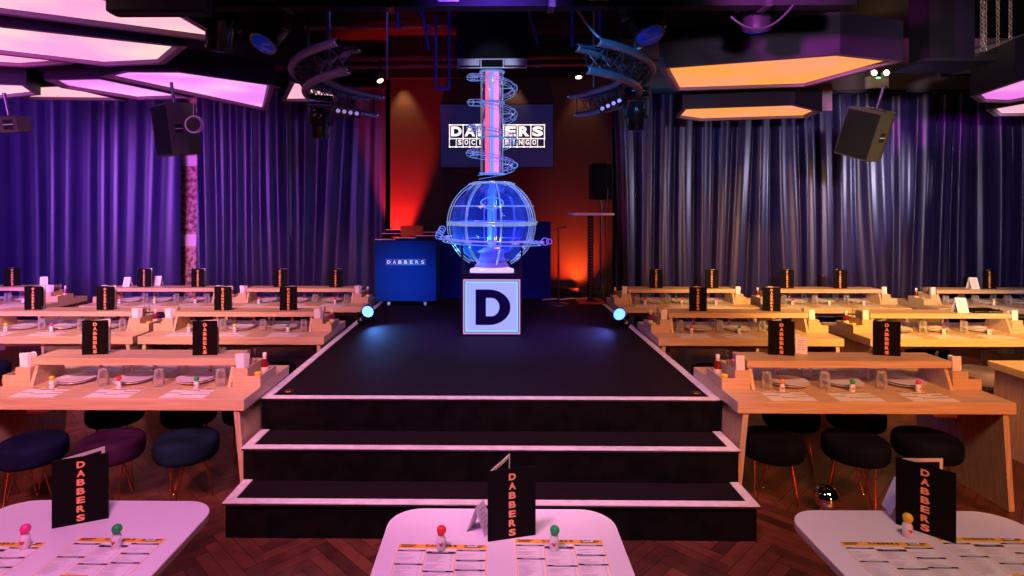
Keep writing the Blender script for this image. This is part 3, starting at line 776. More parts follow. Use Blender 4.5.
mb = MB(); mb.lathe([(.20, .091), (.15, .16), (.13, .24), (.17, .26), (.10, .30), (0, .31)], 'machine_glow_lilac', 32); mb.build('blower', t)
mb = MB(); mb.tube([(0, 0, .31), (0, 0, 1.07)], .032, 'acrylic_rail', 16); mb.tube([(-.045, 0, .31), (-.045, 0, .98)], .007, 'cage_steel_glow', 8); mb.tube([(.045, 0, .31), (.045, 0, .98)], .007, 'cage_steel_glow', 8); mb.build('center_post', t)
mb = MB(); mb.ring((0, 0, 0), .125, .009, 'led_cyan', 'y', 32, M=Matrix.Translation((0, -.10, gz + .235)) @ Matrix.Diagonal((1, 1, .52, 1))); mb.ring((0, 0, gz - .20), .065, .006, 'acrylic_violet'); mb.build('paddle_ring', t)  # upper ring is no LED; the glowing material only makes it brighter
mb = MB()
for zz, r in ((.0, .505), (-.012, .505), (.02, .515)): mb.ring((0, 0, gz + zz), r, .008 if zz != .02 else .011, 'cage_steel_glow', 'z', 64)
mb.ring((0, 0, gz + .20), .475, .007, 'cage_steel_glow', 'z', 56); mb.ring((0, 0, gz - .185), .475, .007, 'cage_steel_glow', 'z', 56); mb.ring((0, 0, gz + .47), .22, .007, 'cage_steel_glow', 'z', 40); mb.ring((0, 0, gz + .455), .26, .007, 'cage_steel_glow', 'z', 40)
mb.build('cage_hoops', t)
mb = MB()
for k in range(8):
    a = 2 * PI * k / 8 + .2
    for rr in (.515, .49):
        P_ = []
        for i in range(21):
            th = -1.05 + (2.15) * i / 20
            P_.append((rr * math.cos(th) * math.cos(a), rr * math.cos(th) * math.sin(a), gz + rr * math.sin(th)))
        mb.tube(P_, .0055, 'cage_steel_glow', 6)
mb.build('cage_ribs', t)
# ball run leaving the globe
def rails(path, off, name, mb, mats):
    for o_, m_ in zip(off, mats): mb.tube([(p[0] + o_[0], p[1] + o_[1], p[2] + o_[2]) for p in path], .0055, m_, 6)
mb = MB()
for rr, dz, m_ in ((.53, -.15, 'acrylic_rail'), (.59, -.15, 'acrylic_violet'), (.56, -.19, 'acrylic_rail')):
    P_ = []
    for i in range(49):
        a = -PI * 1.15 + i / 48 * PI * 1.25; P_.append((rr * math.cos(a), rr * math.sin(a) * .95, gz + dz - .0012 * i))
    mb.tube(P_, .006, m_, 6)
for i in range(9):
    a = -PI * 1.1 + i / 8 * PI * 1.2; mb.ring((.56 * math.cos(a), .53 * math.sin(a), gz - .17 - .0066 * i), .038, .005, 'cage_steel_glow', 'z', 14)
mb.ring((.60, -.08, gz - .20), .040, .006, 'acrylic_violet', 'y', 16); mb.ring((.645, -.08, gz - .20), .030, .006, 'acrylic_violet', 'y', 16)
for i in range(4): mb.ring((-.56 - .014 * i, -.1, gz - .06 - .025 * i), .036, .005, 'acrylic_rail', 'y', 14)
mb.build('ball_run', t)
import itertools
# lit column with spiral ball track
t = empty('light_column', (-.019, 6.56, 2.44)); tag(t, 'glowing pink tube column with spiral ball track above the globe', 'light column')
mb = MB(); mb.tube([(0, 0, 0), (0, 0, 1.2)], .118, 'acrylic_tube', 28)
for k in range(6):
    a = k * PI / 3 + .3; mb.tube([(.13 * math.cos(a), .13 * math.sin(a), 0), (.13 * math.cos(a), .13 * math.sin(a), 1.2)], .005, 'cage_steel_glow', 6)
mb.build('outer_tube', t)
mb = MB(); mb.tube([(-.055, -.02, .01), (-.055, -.02, 1.17)], .034, 'led_red_tube', 16); mb.build('light_tube', t, label='red-pink glowing tube')
mb = MB(); mb.tube([(.055, -.02, .01), (.055, -.02, 1.17)], .034, 'led_magenta_tube', 16); mb.build('light_tube', t, label='magenta glowing tube')
mb = MB(); mb.tube([(.0, .02, .01), (.0, .02, 1.19)], .024, 'led_blue_core', 12); mb.build('light_tube', t, label='blue glowing core tube')
mb = MB()
for zz in (0, .41, .81, 1.16): mb.lathe([(.125, zz), (.145, zz), (.145, zz + .012), (.125, zz + .012)], 'acrylic_rail', 28)
mb.build('collars', t)
mb = MB()
for rr, dz, m_ in ((.29, 0, 'acrylic_rail'), (.23, 0, 'acrylic_violet'), (.26, -.045, 'acrylic_rail'), (.26, .03, 'acrylic_violet')):
    P_ = []
    for i in range(151):
        q = i / 150 * 4; a = 2 * PI * q + 2.2; P_.append((rr * math.cos(a), rr * math.sin(a), 1.16 - .29 * q + dz))
    mb.tube(P_, .0036, m_, 5)
for i in range(33):
    q = i / 33 * 4; a = 2 * PI * q + 2.2; c0 = Vector((.26 * math.cos(a), .26 * math.sin(a), 1.155 - .29 * q))
    M = rot(PI / 2, 0, a + PI / 2 * 0, c0); mb.ring((0, 0, 0), .036, .0038, 'cage_steel_glow', 'z', 12, M=M)
for i in range(8):
    q = i / 2 + .12; a = 2 * PI * q + 2.2; mb.tube([(0.12 * math.cos(a), .12 * math.sin(a), 1.155 - .29 * q), (.25 * math.cos(a), .25 * math.sin(a), 1.155 - .29 * q)], .005, 'cage_steel_glow', 6)
mb.build('spiral_track', t)
mb = MB()
for sx in (-1, 1):
    mb.box(min(sx * .11, sx * .37), max(sx * .11, sx * .37), -.15, .15, 1.262, 1.27, 'edge_silver')
mb.box(-.38, .38, -.19, -.175, 1.165, 1.27, 'matt_black')
for z in (1.165, 1.26): mb.box(-.385, .385, -.20, -.19, z, z + .012, 'desk_white')
for x in (-.385, -.13, .12, .373): mb.box(x, x + .014, -.20, -.19, 1.177, 1.26, 'desk_white')
for sx in (-1, 1): mb.box(min(sx * .14, sx * .365), max(sx * .14, sx * .365), -.198, -.191, 1.195, 1.258, 'desk_white')
mb.box(-.40, .40, -.17, .2, 1.27, 1.30, 'matt_black'); mb.build('top_bracket', t)
mb = MB(); mb.box(-.40, .40, -.165, .4, 1.301, 2.46, 'matt_black'); mb.build('ceiling_shaft', t)

# ------------------------------------------------------------------ console
t = empty('presenter_console', (-1.686, 8.120, ZS)); tag(t, 'navy presenter desk lettered DABBERS with stepped top on white castors', 'console')
cw = .87
mb = MB(); mb.box(0, cw, 0, .55, .075, .93, 'console_blue'); mb.build('cabinet', t)
mb = MB()
for i, h in enumerate((.93, .955, .985)):
    mb.box(cw / 3 * i, cw / 3 * (i + 1), 0, .5, .9305 + 0, h + .012, 'matt_black'); mb.box(cw / 3 * i, cw / 3 * (i + 1), -.006, .10, h + .0125, h + .022, 'edge_silver')
for x0, x1, h in ((.07, .36, 1.02), (.12, .34, 1.075), (.60, .86, 1.04)):
    mb.box(x0, x1, .16, .24, .98, h, 'matt_black'); mb.box(x0, x1, .15, .24, h + .0005, h + .010, 'edge_silver')
mb.box(.345, .67, .12, .42, .99, 1.14, 'gloss_black'); mb.build('stepped_top', t)
mb = MB()
for i, ch in enumerate('DABBERS'):
    x = .20 + i * .080; mb.text(ch, x, .605, .046, .048, 'white_print_glow', y=-.003, off=.02)
    mb.box(x - .037, x + .037, -.0025, -.001, .590, .5925, 'edge_silver'); mb.box(x - .037, x + .037, -.0025, -.001, .665, .6675, 'edge_silver')
for i in range(8): mb.box(.159 + i * .08, .161 + i * .08, -.0025, -.001, .59, .6675, 'edge_silver')
mb.build('lettering', t, label='white letters reading DABBERS')
for x in (.19, .71):
    for y in (.06, .47):
        mb = MB(); mb.lathe([(.028, -.012), (.03, 0), (.028, .012)], 'plastic_white', 16, M=rot(0, PI / 2, 0, (x, y, .031))); mb.box(x - .02, x + .02, y - .02, y + .02, .055, .0745, 'chrome'); mb.box(x - .021, x - .016, y - .012, y + .012, .02, .055, 'plastic_white'); mb.box(x + .016, x + .021, y - .012, y + .012, .02, .055, 'plastic_white')
        mb.build('castor', t)
# navy screens behind the globe
t = empty('backdrop_screen', (-0.809, 8.850, ZS)); tag(t, 'low navy folding screen standing behind the bingo globe', 'screen')
mb = MB()
for i in range(3): mb.box(.565 * i, .565 * i + .56, 0, .08, 0, 1.13 + .03 * i, 'panel_navy', bev=.006)
mb.build('screen_panels', t)
mb = MB()
for i in (1, 2): mb.box(.565 * i - .006, .565 * i + .002, .01, .07, .05, 1.1, 'matt_black')
mb.build('hinges', t)

# wall screen
t = empty('wall_screen', (.054, 9.46, 2.72)); tag(t, 'navy wall screen showing DABBERS SOCIAL BINGO in white boxes', 'screen')
mb = MB(); mb.box(-.94, .94, .0, .055, 0, 1.057, 'gloss_black'); mb.build('housing', t)
mb = MB(); mb.box(-.925, .925, -.004, -.0005, .015, 1.045, 'screen_navy'); mb.build('display', t)
mb = MB(); X0, X1, Z0, Z1, ZM = -.79, .79, .340, .718, .476
def fr(x0, x1, z0, z1): mb.box(x0, x1, -.008, -.0045, z0, z1, 'screen_white')
bw = .016
for z in (Z0, ZM, Z1 - bw): fr(X0, X1, z, z + bw)
cwid = (X1 - X0 - bw) / 7
for i in range(8): fr(X0 + i * cwid, X0 + i * cwid + bw, ZM, Z1)
for i, ch in enumerate('DABBERS'): mb.text(ch, X0 + bw / 2 + (i + .5) * cwid, ZM + .045, .175, .165, 'screen_white', y=-.008, off=.05)
c2 = (X1 - X0 - bw) / 14
for i in range(15): fr(X0 + i * c2, X0 + i * c2 + bw * .7, Z0, ZM)
for i, ch in enumerate(' SOCIAL BINGO '):
    if ch != ' ': mb.text(ch, X0 + bw / 2 + (i + .5) * c2, Z0 + .042, .062, .085, 'screen_white', y=-.008, off=.03)
mb.build('lettering', t, label='white boxed letters DABBERS SOCIAL BINGO')

# high table, mic stand, speaker on pole, floor items
t = empty('poseur_table', (1.442, 8.550, ZS)); tag(t, 'tall thin poseur table with pale square top by the red-lit wall', 'table')
mb = MB(); mb.box(-.30, .30, -.28, .28, 1.29, 1.325, 'desk_white', bev=.004); mb.build('tabletop', t)
mb = MB(); mb.box(-.038, .038, -.03, .03, .02, 1.29, 'matt_black')
for i in range(26): mb.box(-.02, .02, -.033, -.0305, .07 + i * .046, .087 + i * .046, 'dark_metal')
mb.build('column', t)
mb = MB(); mb.box(-.20, .20, -.22, .22, 0, .02, 'red_box', bev=.004); mb.lathe([(.12, .0205), (.10, .035), (.04, .045)], 'dark_metal', 20); mb.build('base_plate', t)
def small(name, mbx, loc, label, cat, rz=0, group=None):
    o = mbx.build(name); o.location = loc; o.rotation_euler = (0, 0, rz); return tag(o, label, cat, group)
mb = MB(); mb.lathe([(.035, 0), (.035, .10), (.03, .105), (0, .105)], 'desk_white', 14); small('pillar_candle', mb, (1.593, 8.500, ZS + 1.3255), 'small pale cup on the poseur table top', 'cup') if False else None
t = empty('microphone_stand', (0.938, 8.300, ZS)); tag(t, 'black microphone stand beside the tall poseur table', 'microphone stand')
mb = MB(); mb.lathe([(.15, 0), (.15, .012), (.05, .03), (.02, .045)], 'dark_metal', 28); mb.build('round_base', t)
mb = MB(); mb.tube([(0, 0, .045), (0, 0, .62)], .014, 'dark_metal', 12); mb.tube([(0, 0, .62), (0, 0, 1.10)], .010, 'dark_metal', 12); mb.build('pole', t)
mb = MB(); mb.tube([(-.07, 0, 1.08), (.0, 0, 1.105), (.10, 0, 1.13)], .014, 'pipe_red_lit', 10); mb.sphere((.11, 0, 1.135), .03, 'pipe_red_lit', 12, 8); mb.build('microphone', t, label='red-lit microphone in its clip')
t = empty('stand_speaker', (1.69, 9.05, 0)); tag(t, 'black loudspeaker on a thin pole between poseur table and curtain', 'loudspeaker'); t.location.z = ZS
mb = MB(); mb.box(-.165, .165, -.15, .15, 1.53, 2.09, 'matt_black', bev=.012); mb.box(-.145, .145, -.156, -.151, 1.55, 2.07, 'grille'); mb.build('cabinet', t)
mb = MB(); mb.tube([(0, 0, .1), (0, 0, 1.53)], .018, 'dark_metal', 10); mb.build('pole', t)
for k in range(3):
    a = k * 2 * PI / 3 + .5
    mb = MB(); mb.tube([(0, 0, .45), (.24 * math.cos(a), .24 * math.sin(a), .012)], .010, 'dark_metal', 8); mb.build('leg', t)
mb = MB(); mb.tube([(.06, -.16, 2.15), (.08, -.12, 1.9), (.07, -.17, 1.6), (.05, -.1, 1.2), (.08, -.06, .6), (.03, -.12, .2), (-.1, -.2, .02)], .009, 'cable_black', 8)
mb.build('speaker_cable', t, label='thin dark hanging cable')
mb = MB(); mb.box(-.23, .23, -.14, .14, 0, .12, 'matt_black', bev=.01); small('flight_case', mb, (1.144, 9.340, ZS), 'low black case on the stage against the red-lit wall', 'case')
mb = MB(); mb.tube([(-.35, -.1, .012), (-.2, .0, .012), (-.05, -.05, .012), (.08, .06, .012), (.22, .02, .012), (.35, .1, .012)], .010, 'cable_tan', 8); small('floor_cable', mb, (1.091, 8.750, ZS), 'pale cable lying on the stage behind the microphone stand', 'cable')
mb = MB(); mb.box(-.04, .04, -.03, .03, 0, .07, 'white_enclosure', bev=.006); small('wall_socket_block', mb, (0.962, 9.300, ZS), 'small white plug block on the stage floor behind the microphone stand', 'plug block')

# floor spots at the stage edges
def floor_spot(loc, rz, label):
    t = empty('floor_spotlight', loc, rz); tag(t, label, 'spotlight', 'floor spotlights on the stage edges')
    M = rot(R(62), 0, 0, (0, 0, .105))
    mb = MB(); mb.lathe([(.05, -.10), (.07, -.07), (.075, .05), (.082, .055), (.082, .07), (.072, .07), (.072, .055)], 'gloss_black', 24, M=M); mb.build('can', t)
    mb = MB(); mb.lathe([(.071, .058), (.05, .064), (0, .066)], 'lamp_blue', 24, M=M); mb.build('lens', t, label='bright blue glowing lens')
    mb = MB(); mb.box(-.10, -.092, -.03, .03, .012, .13, 'matt_black'); mb.box(.092, .10, -.03, .03, .012, .13, 'matt_black'); mb.box(-.10, .10, -.05, .05, 0, .012, 'matt_black'); mb.build('bracket', t)
    return t
floor_spot((-1.542, 6.930, ZS + .012), .55, 'glowing blue floor spotlight on the stage edge nearer the presenter desk')
floor_spot((1.507, 6.800, ZS + .012), -.55, 'glowing blue floor spotlight on the stage edge by the amber-lit tables')

# ------------------------------------------------------------------ ceiling light panels
def inset(P, d):
    n = len(P); A = sum(P[i][0] * P[(i + 1) % n][1] - P[(i + 1) % n][0] * P[i][1] for i in range(n))
    if A < 0: P = P[::-1]
    Q = []
    for i in range(n):
        a, b, c_ = Vector(P[i - 1]), Vector(P[i]), Vector(P[(i + 1) % n])
        n1 = Vector((-(b - a).y, (b - a).x)).normalized(); n2 = Vector((-(c_ - b).y, (c_ - b).x)).normalized()
        k = (n1 + n2); k = k / max(.35, k.dot(n1)) if k.length > 1e-6 else n1
        Q.append(tuple(b + k * d))
    return P, Q
def light_panel(P, z, h, diff, label):
    t = empty('ceiling_light_panel', (P[0][0], P[0][1], z)); tag(t, label, 'ceiling light', 'angular ceiling light panels')
    P = [(x - t.location.x, y - t.location.y) for x, y in P]
    P, O = inset(P, -.080); n = len(P)
    _, S = inset(P, -.022)
    mb = MB()
    V = [(*p, 0) for p in O] + [(*p, h) for p in O] + [(*p, .0) for p in S] + [(*p, .034) for p in P]
    mb.add(V, [(i, (i + 1) % n, n + (i + 1) % n, n + i) for i in range(n)] + [tuple(range(n, 2 * n))], 'housing'); mb.build('housing', t)
    mb = MB(); mb.add(V, [(i, 2 * n + i, 2 * n + (i + 1) % n, (i + 1) % n) for i in range(n)] + [(2 * n + i, 3 * n + i, 3 * n + (i + 1) % n, 2 * n + (i + 1) % n) for i in range(n)], 'rim_satin'); mb.build('rim', t)
    mb = MB(); mb.add([(*p, .034) for p in P], [tuple(range(n - 1, -1, -1))], diff); mb.build('diffuser', t)
    return t
def sc_(P, k):   # same outline at another height: nearer and smaller about the room's entry point
    return [(x * k, y * k) for x, y in P]
light_panel([(-4.755, 3.604), (-3.860, 4.106), (-2.390, 4.927), (-2.413, 4.357), (-2.974, 3.763), (-3.496, 3.327)], 3.5, .34, 'diffuser_pink', 'largest pink ceiling light panel, top one at the left photo corner')
light_panel([(-5.077, 4.042), (-2.882, 5.153), (-3.356, 5.679), (-3.952, 5.773), (-5.080, 5.039)], 3.5, .32, 'diffuser_pink', 'long pink ceiling light panel directly under the topmost left one')
light_panel([(-5.714, 4.600), (-4.370, 5.826), (-4.467, 5.885), (-5.005, 6.005), (-6.043, 5.729)], 3.55, .30, 'diffuser_pink', 'narrow pink ceiling panel cut by the left photo edge, third down')
light_panel([(-5.016, 6.490), (-4.457, 6.444), (-4.041, 7.464), (-4.735, 7.561), (-5.139, 6.867)], 3.5, .28, 'diffuser_magenta', 'slim magenta ceiling panel above the outer purple curtain')
light_panel([(-4.261, 6.322), (-3.905, 6.115), (-3.375, 6.133), (-2.677, 6.758), (-3.394, 8.364)], 3.5, .26, 'diffuser_magenta', 'wide magenta-pink ceiling panel above the left hanging speaker')
light_panel([(-6.580, 8.067), (-5.878, 7.334), (-5.522, 7.277), (-5.379, 8.151)], 3.6, .28, 'diffuser_rose', 'small pale pink ceiling panel lowest against the outer purple curtain')
light_panel([(-6.737, 6.268), (-5.434, 6.520), (-5.664, 6.975), (-6.844, 7.421)], 3.45, .28, 'diffuser_rose', 'pale ceiling panel cut by the left photo edge, fourth down')
light_panel([(-2.466, 7.125), (-2.115, 7.551), (-2.298, 8.212), (-2.983, 8.245)], 3.6, .24, 'diffuser_rose', 'small cream ceiling panel partly behind the left curved truss')
light_panel([(1.813, 5.986), (3.255, 5.510), (3.940, 5.744), (3.671, 6.824), (2.279, 7.041)], 3.5, .40, 'diffuser_amber', 'large amber ceiling light panel with purple-lit sides')
light_panel([(2.550, 7.553), (3.754, 7.306), (4.321, 7.759), (4.409, 8.222), (3.072, 8.490), (2.665, 8.210)], 3.35, .30, 'diffuser_amber', 'smaller amber ceiling light panel below the large amber one')
light_panel([(5.607, 6.679), (5.405, 5.903), (5.393, 5.519), (6.397, 6.094), (6.319, 7.087), (5.977, 7.026)], 3.35, .44, 'diffuser_violet', 'bright magenta ceiling panel at the right photo edge')
light_panel([(6.553, 7.582), (6.650, 6.806), (7.602, 7.177), (7.846, 8.029), (7.081, 8.066)], 3.35, .24, 'diffuser_rose', 'pale pink ceiling panel under the magenta one, right photo edge')

# ------------------------------------------------------------------ curved trusses
def truss(side, label):
    t = empty('curved_truss', (-0.207, 5.750, 3.177)); tag(t, label, 'truss', 'curved lighting trusses')
    ch = [(1.62, -.03), (1.50, .17), (1.74, .17)]
    a0, a1 = (PI - R(43), PI + R(54)) if side < 0 else (-R(54), R(43))
    N = 26; pts = []
    for r_, z_ in ch:
        P_ = [(r_ * math.cos(a0 + (a1 - a0) * i / N), r_ * .9 * math.sin(a0 + (a1 - a0) * i / N), z_) for i in range(N + 1)]
        pts.append(P_)
        mb = MB(); mb.tube(P_, .035, 'alu_truss', 14)
        for e in (0, -1): mb.tube([Vector(P_[e]) * 1., Vector(P_[e]) + (Vector(P_[e]) - Vector(P_[1 if e == 0 else -2])).normalized() * .02], .028, 'chrome', 12)
        mb.build('chord_tube', t)
    mb = MB()
    for i in range(0, N, 2):
        for a, b in ((0, 1), (0, 2), (1, 2)):
            mb.tube([pts[a][i], pts[b][min(N, i + 1)]], .007, 'dark_metal', 6); mb.tube([pts[b][min(N, i + 1)], pts[a][min(N, i + 2)]], .007, 'dark_metal', 6)
    mb.build('lacing', t)
    for q in (.3, .72):
        mb = MB(); a = a0 + (a1 - a0) * q; mb.tube([(1.62 * math.cos(a), 1.46 * math.sin(a), .12), (1.62 * math.cos(a), 1.46 * math.sin(a), 1.69)], .014, 'dark_metal', 8); mb.build('hanging_rod', t)
    return t
truss(-1, 'curved aluminium lighting truss hanging on the left of the stage')
truss(1, 'curved blue-lit lighting truss hanging on the right of the stage')

def moving_head(loc, rz, tilt, label, big=1.):
    t = empty('moving_head_light', loc, rz); tag(t, label, 'stage light', 'moving head stage lights'); t.scale = (big,) * 3
    mb = MB(); mb.box(-.14, .14, -.10, .10, -.09, 0, 'gloss_black', bev=.012)
    for x in (-.06, -.02, .02, .06): mb.box(x - .012, x + .012, -.103, -.1005, -.05, -.04, 'white_enclosure')
    mb.build('base', t)
    mb = MB()
    mb.box(-.14, .14, -.05, .05, -.12, -.091, 'speaker_brown', bev=.008)
    for s in (-1, 1): mb.box(s * .125 - .018, s * .125 + .018, -.045, .045, -.33, -.12, 'speaker_brown', bev=.008)
    mb.build('yoke', t)
    if loc[2] > 3.5: mb = MB(); mb.tube([(0, 0, 0), (0, 0, (4.89 - loc[2]) / big)], .02, 'dark_metal', 8); mb.build('hanging_pole', t)
    M = rot(tilt, 0, 0, (0, 0, -.30))
    mb = MB(); mb.lathe([(.055, .15), (.085, .13), (.098, .06), (.10, -.03), (.092, -.10), (.098, -.13), (.098, -.16)], 'gloss_black', 24, M=M); hd = mb.build('head', t)
    mb = MB(); mb.lathe([(.088, -.155), (.07, -.175), (.0, -.185)], 'lens_blue', 24, M=M); mb.build('lens', hd, label='blue tinted lens')
    return t
moving_head((-2.265, 4.720, 3.904), .5, .6, 'moving head light above the left panels, next to the topmost pink one', 1.15)
moving_head((-1.821, 4.720, 3.875), -.5, -.6, 'moving head light with blue lens above the left curved truss', 1.15)
moving_head((1.226, 4.720, 3.987), .3, -.5, 'moving head light with deep blue lens right of centre, at the top', 1.25)
moving_head((2.163, 4.720, 4.069), -.3, .4, 'moving head light above the large amber ceiling panel', 1.2)
moving_head((-1.680, 5.550, 3.134), .3, .5, 'moving head light clamped under the left curved truss', .85)
moving_head((1.375, 5.550, 3.204), 0, .3, 'blue-lit moving head light clamped under the right curved truss', .85)
def led_bar(loc, rz, ry, label):
    t = empty('led_bar', loc, rz); t.rotation_euler = (R(-12), ry, rz); t.scale = (.72,) * 3; tag(t, label, 'led bar', 'four-lamp LED bars')
    mb = MB(); mb.box(-.17, .17, -.04, .05, -.04, .03, 'gloss_black', bev=.008); mb.build('housing', t)
    for i in range(4):
        mb = MB(); mb.lathe([(.028, 0), (.024, .012), (0, .014)], 'led_dot', 14, M=rot(PI / 2, 0, 0, (-.12 + .08 * i, -.0405, -.005))); mb.build('lamp', t)
    return t
led_bar((-1.385, 5.420, 2.952), .2, .12, 'small four-lamp LED bar under the left curved truss')
led_bar((1.114, 5.420, 3.020), -.5, -.35, 'small four-lamp LED bar under the right curved truss')

# ------------------------------------------------------------------ speakers
def pa_speaker(loc, rz, rx, ry, label, mt, w=.42, h=.58, d=.36):
    t = empty('hanging_speaker', loc); t.rotation_euler = (rx, ry, rz); t.rotation_mode = 'XYZ'; tag(t, label, 'loudspeaker', 'hanging loudspeakers')
    mb = MB(); P_ = [(-w / 2, -d / 2), (w / 2, -d / 2), (w / 2, 0), (w * .28, d / 2), (-w * .28, d / 2), (-w / 2, 0)]
    mb.prism(P_, -h / 2, h / 2, mt); mb.build('cabinet', t)
    mb = MB(); mb.box(-w / 2 + .02, w / 2 - .02, -d / 2 - .008, -d / 2 - .0005, -h / 2 + .02, h / 2 - .02, 'grille'); mb.build('grille', t)
    mb = MB(); mb.box(w / 2 + .001, w / 2 + .004, -.12, -.04, -.05, .05, 'matt_black'); mb.box(w / 2 + .004, w / 2 + .012, -.12, -.04, -.005, .005, 'edge_silver'); mb.build('handle', t)
    mb = MB(); mb.tube([(0, 0, h / 2), (0, 0, h / 2 + .25)], .018, 'dark_metal', 8); mb.box(-.1, .1, -.03, .03, h / 2 + .0005, h / 2 + .02, 'dark_metal'); mb.build('hanging_bracket', t)
    return t
pa_speaker((-3.626, 6.550, 2.949), R(-38), R(8), 0, 'brown-lit loudspeaker hanging before the left curtains', 'speaker_brown')
pa_speaker((4.250, 6.550, 2.898), R(-62), R(4), R(20), 'angled black loudspeaker with yellow-lit side before the right curtain', 'speaker_black', .40, .54, .40)
pa_speaker((-5.014, 5.900, 2.909), R(-30), R(10), 0, 'dark loudspeaker at the left photo edge below the pink panels', 'speaker_brown', .3, .16, .3)
mb = MB()
for k in range(3): mb.ring((0, 0, 0), .085 + k * .006, .004, 'cable_tan', 'y', 28, M=rot(0, 0, .1 * k, (0, .01 * k, 0)))
mb.tube([(0, 0, .09), (.0, .01, .3)], .004, 'cable_tan', 6)
small('coiled_cable', mb, (-3.339, 6.340, 2.983), 'coil of pale cable hanging beside the left loudspeaker', 'cable')

# ------------------------------------------------------------------ overhead steelwork
def pipe(name, pts, r, m_, label, cat='pipe', group=None, joints=True):
    t = empty(name, pts[0]); tag(t, label, cat, group)
    P_ = [Vector(p) - Vector(pts[0]) for p in pts]
    mb = MB(); mb.tube(P_, r, m_, 10); mb.build('tube', t)
    if joints:
        d = (P_[-1] - P_[0]); n_ = max(2, int(d.length / 1.1))
        for i in range(n_ + 1):
            c_ = P_[0] + d * (i / n_ * .96 + .02); dn = d.normalized() * .03
            mb = MB(); mb.tube([c_ - dn, c_ + dn], r * 1.35, m_, 10); mb.build('coupling', t)
    return t
pipe('ceiling_pipe', [(-3.123, 8.000, 4.015), (1.918, 8.000, 4.064)], .026, 'pipe_red_lit', 'straight red-lit pipe crossing just over the wall screen')
pipe('ceiling_pipe', [(-2.834, 8.100, 4.157), (1.615, 8.100, 4.199)], .034, 'pipe_red_lit', 'thicker red-lit pipe just above the straight lower pipe')
pipe('ceiling_pipe', [(-2.644, 8.000, 4.573), (-0.587, 8.000, 4.614)], .03, 'pipe_red_lit', 'short red-lit pipe highest up near the ceiling, left of centre')
pipe('ceiling_pipe', [(1.514, 7.600, 3.980), (2.629, 7.600, 4.020)], .02, 'pipe_red_lit', 'short dark pipe between right truss and amber panel', joints=False)
t = empty('lighting_bar', (-2.528, 4.420, 3.644)); tag(t, 'long black overhead lighting bar crossing the top of the photo', 'lighting bar')
mb = MB(); mb.box(0, 5.3, -.02, .10, -.045, .10, 'matt_black'); mb.build('box_beam', t)
for x in (.9, 1.7, 2.95, 3.5, 4.6): mb = MB(); mb.box(x, x + .05, -.03, .12, -.055, .11, 'dark_metal'); mb.build('clamp', t)
for x in (.7, 2.1, 3.25): mb = MB(); mb.box(x, x + .16, -.0225, -.0205, -.01, .03, 'edge_silver'); mb.build('label_plate', t)
for x in (.3, 5.0): mb = MB(); mb.tube([(x, .04, .10), (x, .04, 1.17)], .014, 'dark_metal', 8); mb.build('hanging_rod', t)
def frame_hanger(x, y, z0, z1, w, d, label):
    t = empty('hanging_conduit', (x, y, z0)); tag(t, label, 'conduit', 'blue-lit conduit frames')
    mb = MB(); h = z1 - z0
    mb.box(0, .03, 0, .03, 0, h, 'conduit_blue_lit'); mb.box(w - .03, w, 0, .03, 0, h, 'conduit_blue_lit'); mb.build('upright_bars', t)
    mb = MB(); mb.box(.0305, w - .0305, 0, .03, 0, .03, 'conduit_blue_lit'); mb.build('cross_bar', t)
    if d:
        mb = MB(); mb.tube([(.015, .03, .015), (.05, d, .18)], .010, 'conduit_blue_lit', 6); mb.build('brace', t)
    return t
frame_hanger(-.72, 7.0, 3.50, 4.89, .19, 0, 'blue-lit U-shaped conduit frame hanging left of the light column')
frame_hanger(.93, 6.9, 4.0, 4.89, .36, .3, 'blue-lit conduit frame hanging right of the light column')
pipe('conduit_rod', [(-0.918, 6.600, 4.89), (-0.744, 6.600, 3.880)], .018, 'conduit_blue_lit', 'slanted bright blue rod left of the light column', 'conduit', joints=False)
pipe('conduit_rod', [(-1.105, 6.600, 4.89), (-1.099, 6.600, 4.110)], .018, 'conduit_blue_lit', 'short upright blue rod, leftmost of the blue conduits', 'conduit', joints=False)
pipe('conduit_rod', [(0.37, 7.400, 4.89), (0.568, 7.400, 4.182)], .018, 'conduit_blue_lit', 'slanted dim blue rod right of the light column', 'conduit', joints=False)
for x, y, lb in ((-1.606, 5.600, 'thin grey suspension rod, nearest the left curved truss'), (-1.135, 6.100, 'thin violet suspension wire right of the left curved truss'), (1.131, 6.500, 'thin suspension wire reaching the far end of the right truss')):
    pipe('suspension_rod', [(x, y, 4.88), (x, y, 3.42)], .010, 'edge_silver', lb, 'rod', 'suspension rods', joints=False)
def catenary(a, b, sag, n=24):
    a, b = Vector(a), Vector(b); return [tuple(a.lerp(b, i / n) - Vector((0, 0, sag * 4 * (i / n) * (1 - i / n)))) for i in range(n + 1)]
pipe('loose_cable', catenary((0.662, 4.800, 3.773), (1.432, 4.800, 3.569), .30), .009, 'cable_tan', 'pale cable drooping in a curve before the right curved truss', 'cable', joints=False)
pipe('loose_cable', catenary((1.769, 4.30, 3.48), (2.230, 4.30, 3.56), .13), .009, 'cable_black', 'thin cable drooping over the purple side of the large amber panel', 'cable', joints=False)
pipe('loose_cable', catenary((-1.006, 6.550, 4.646), (-0.645, 6.550, 3.962), .05), .008, 'conduit_blue_lit', 'thin blue-lit cable beside the slanted blue rod', 'cable', joints=False)
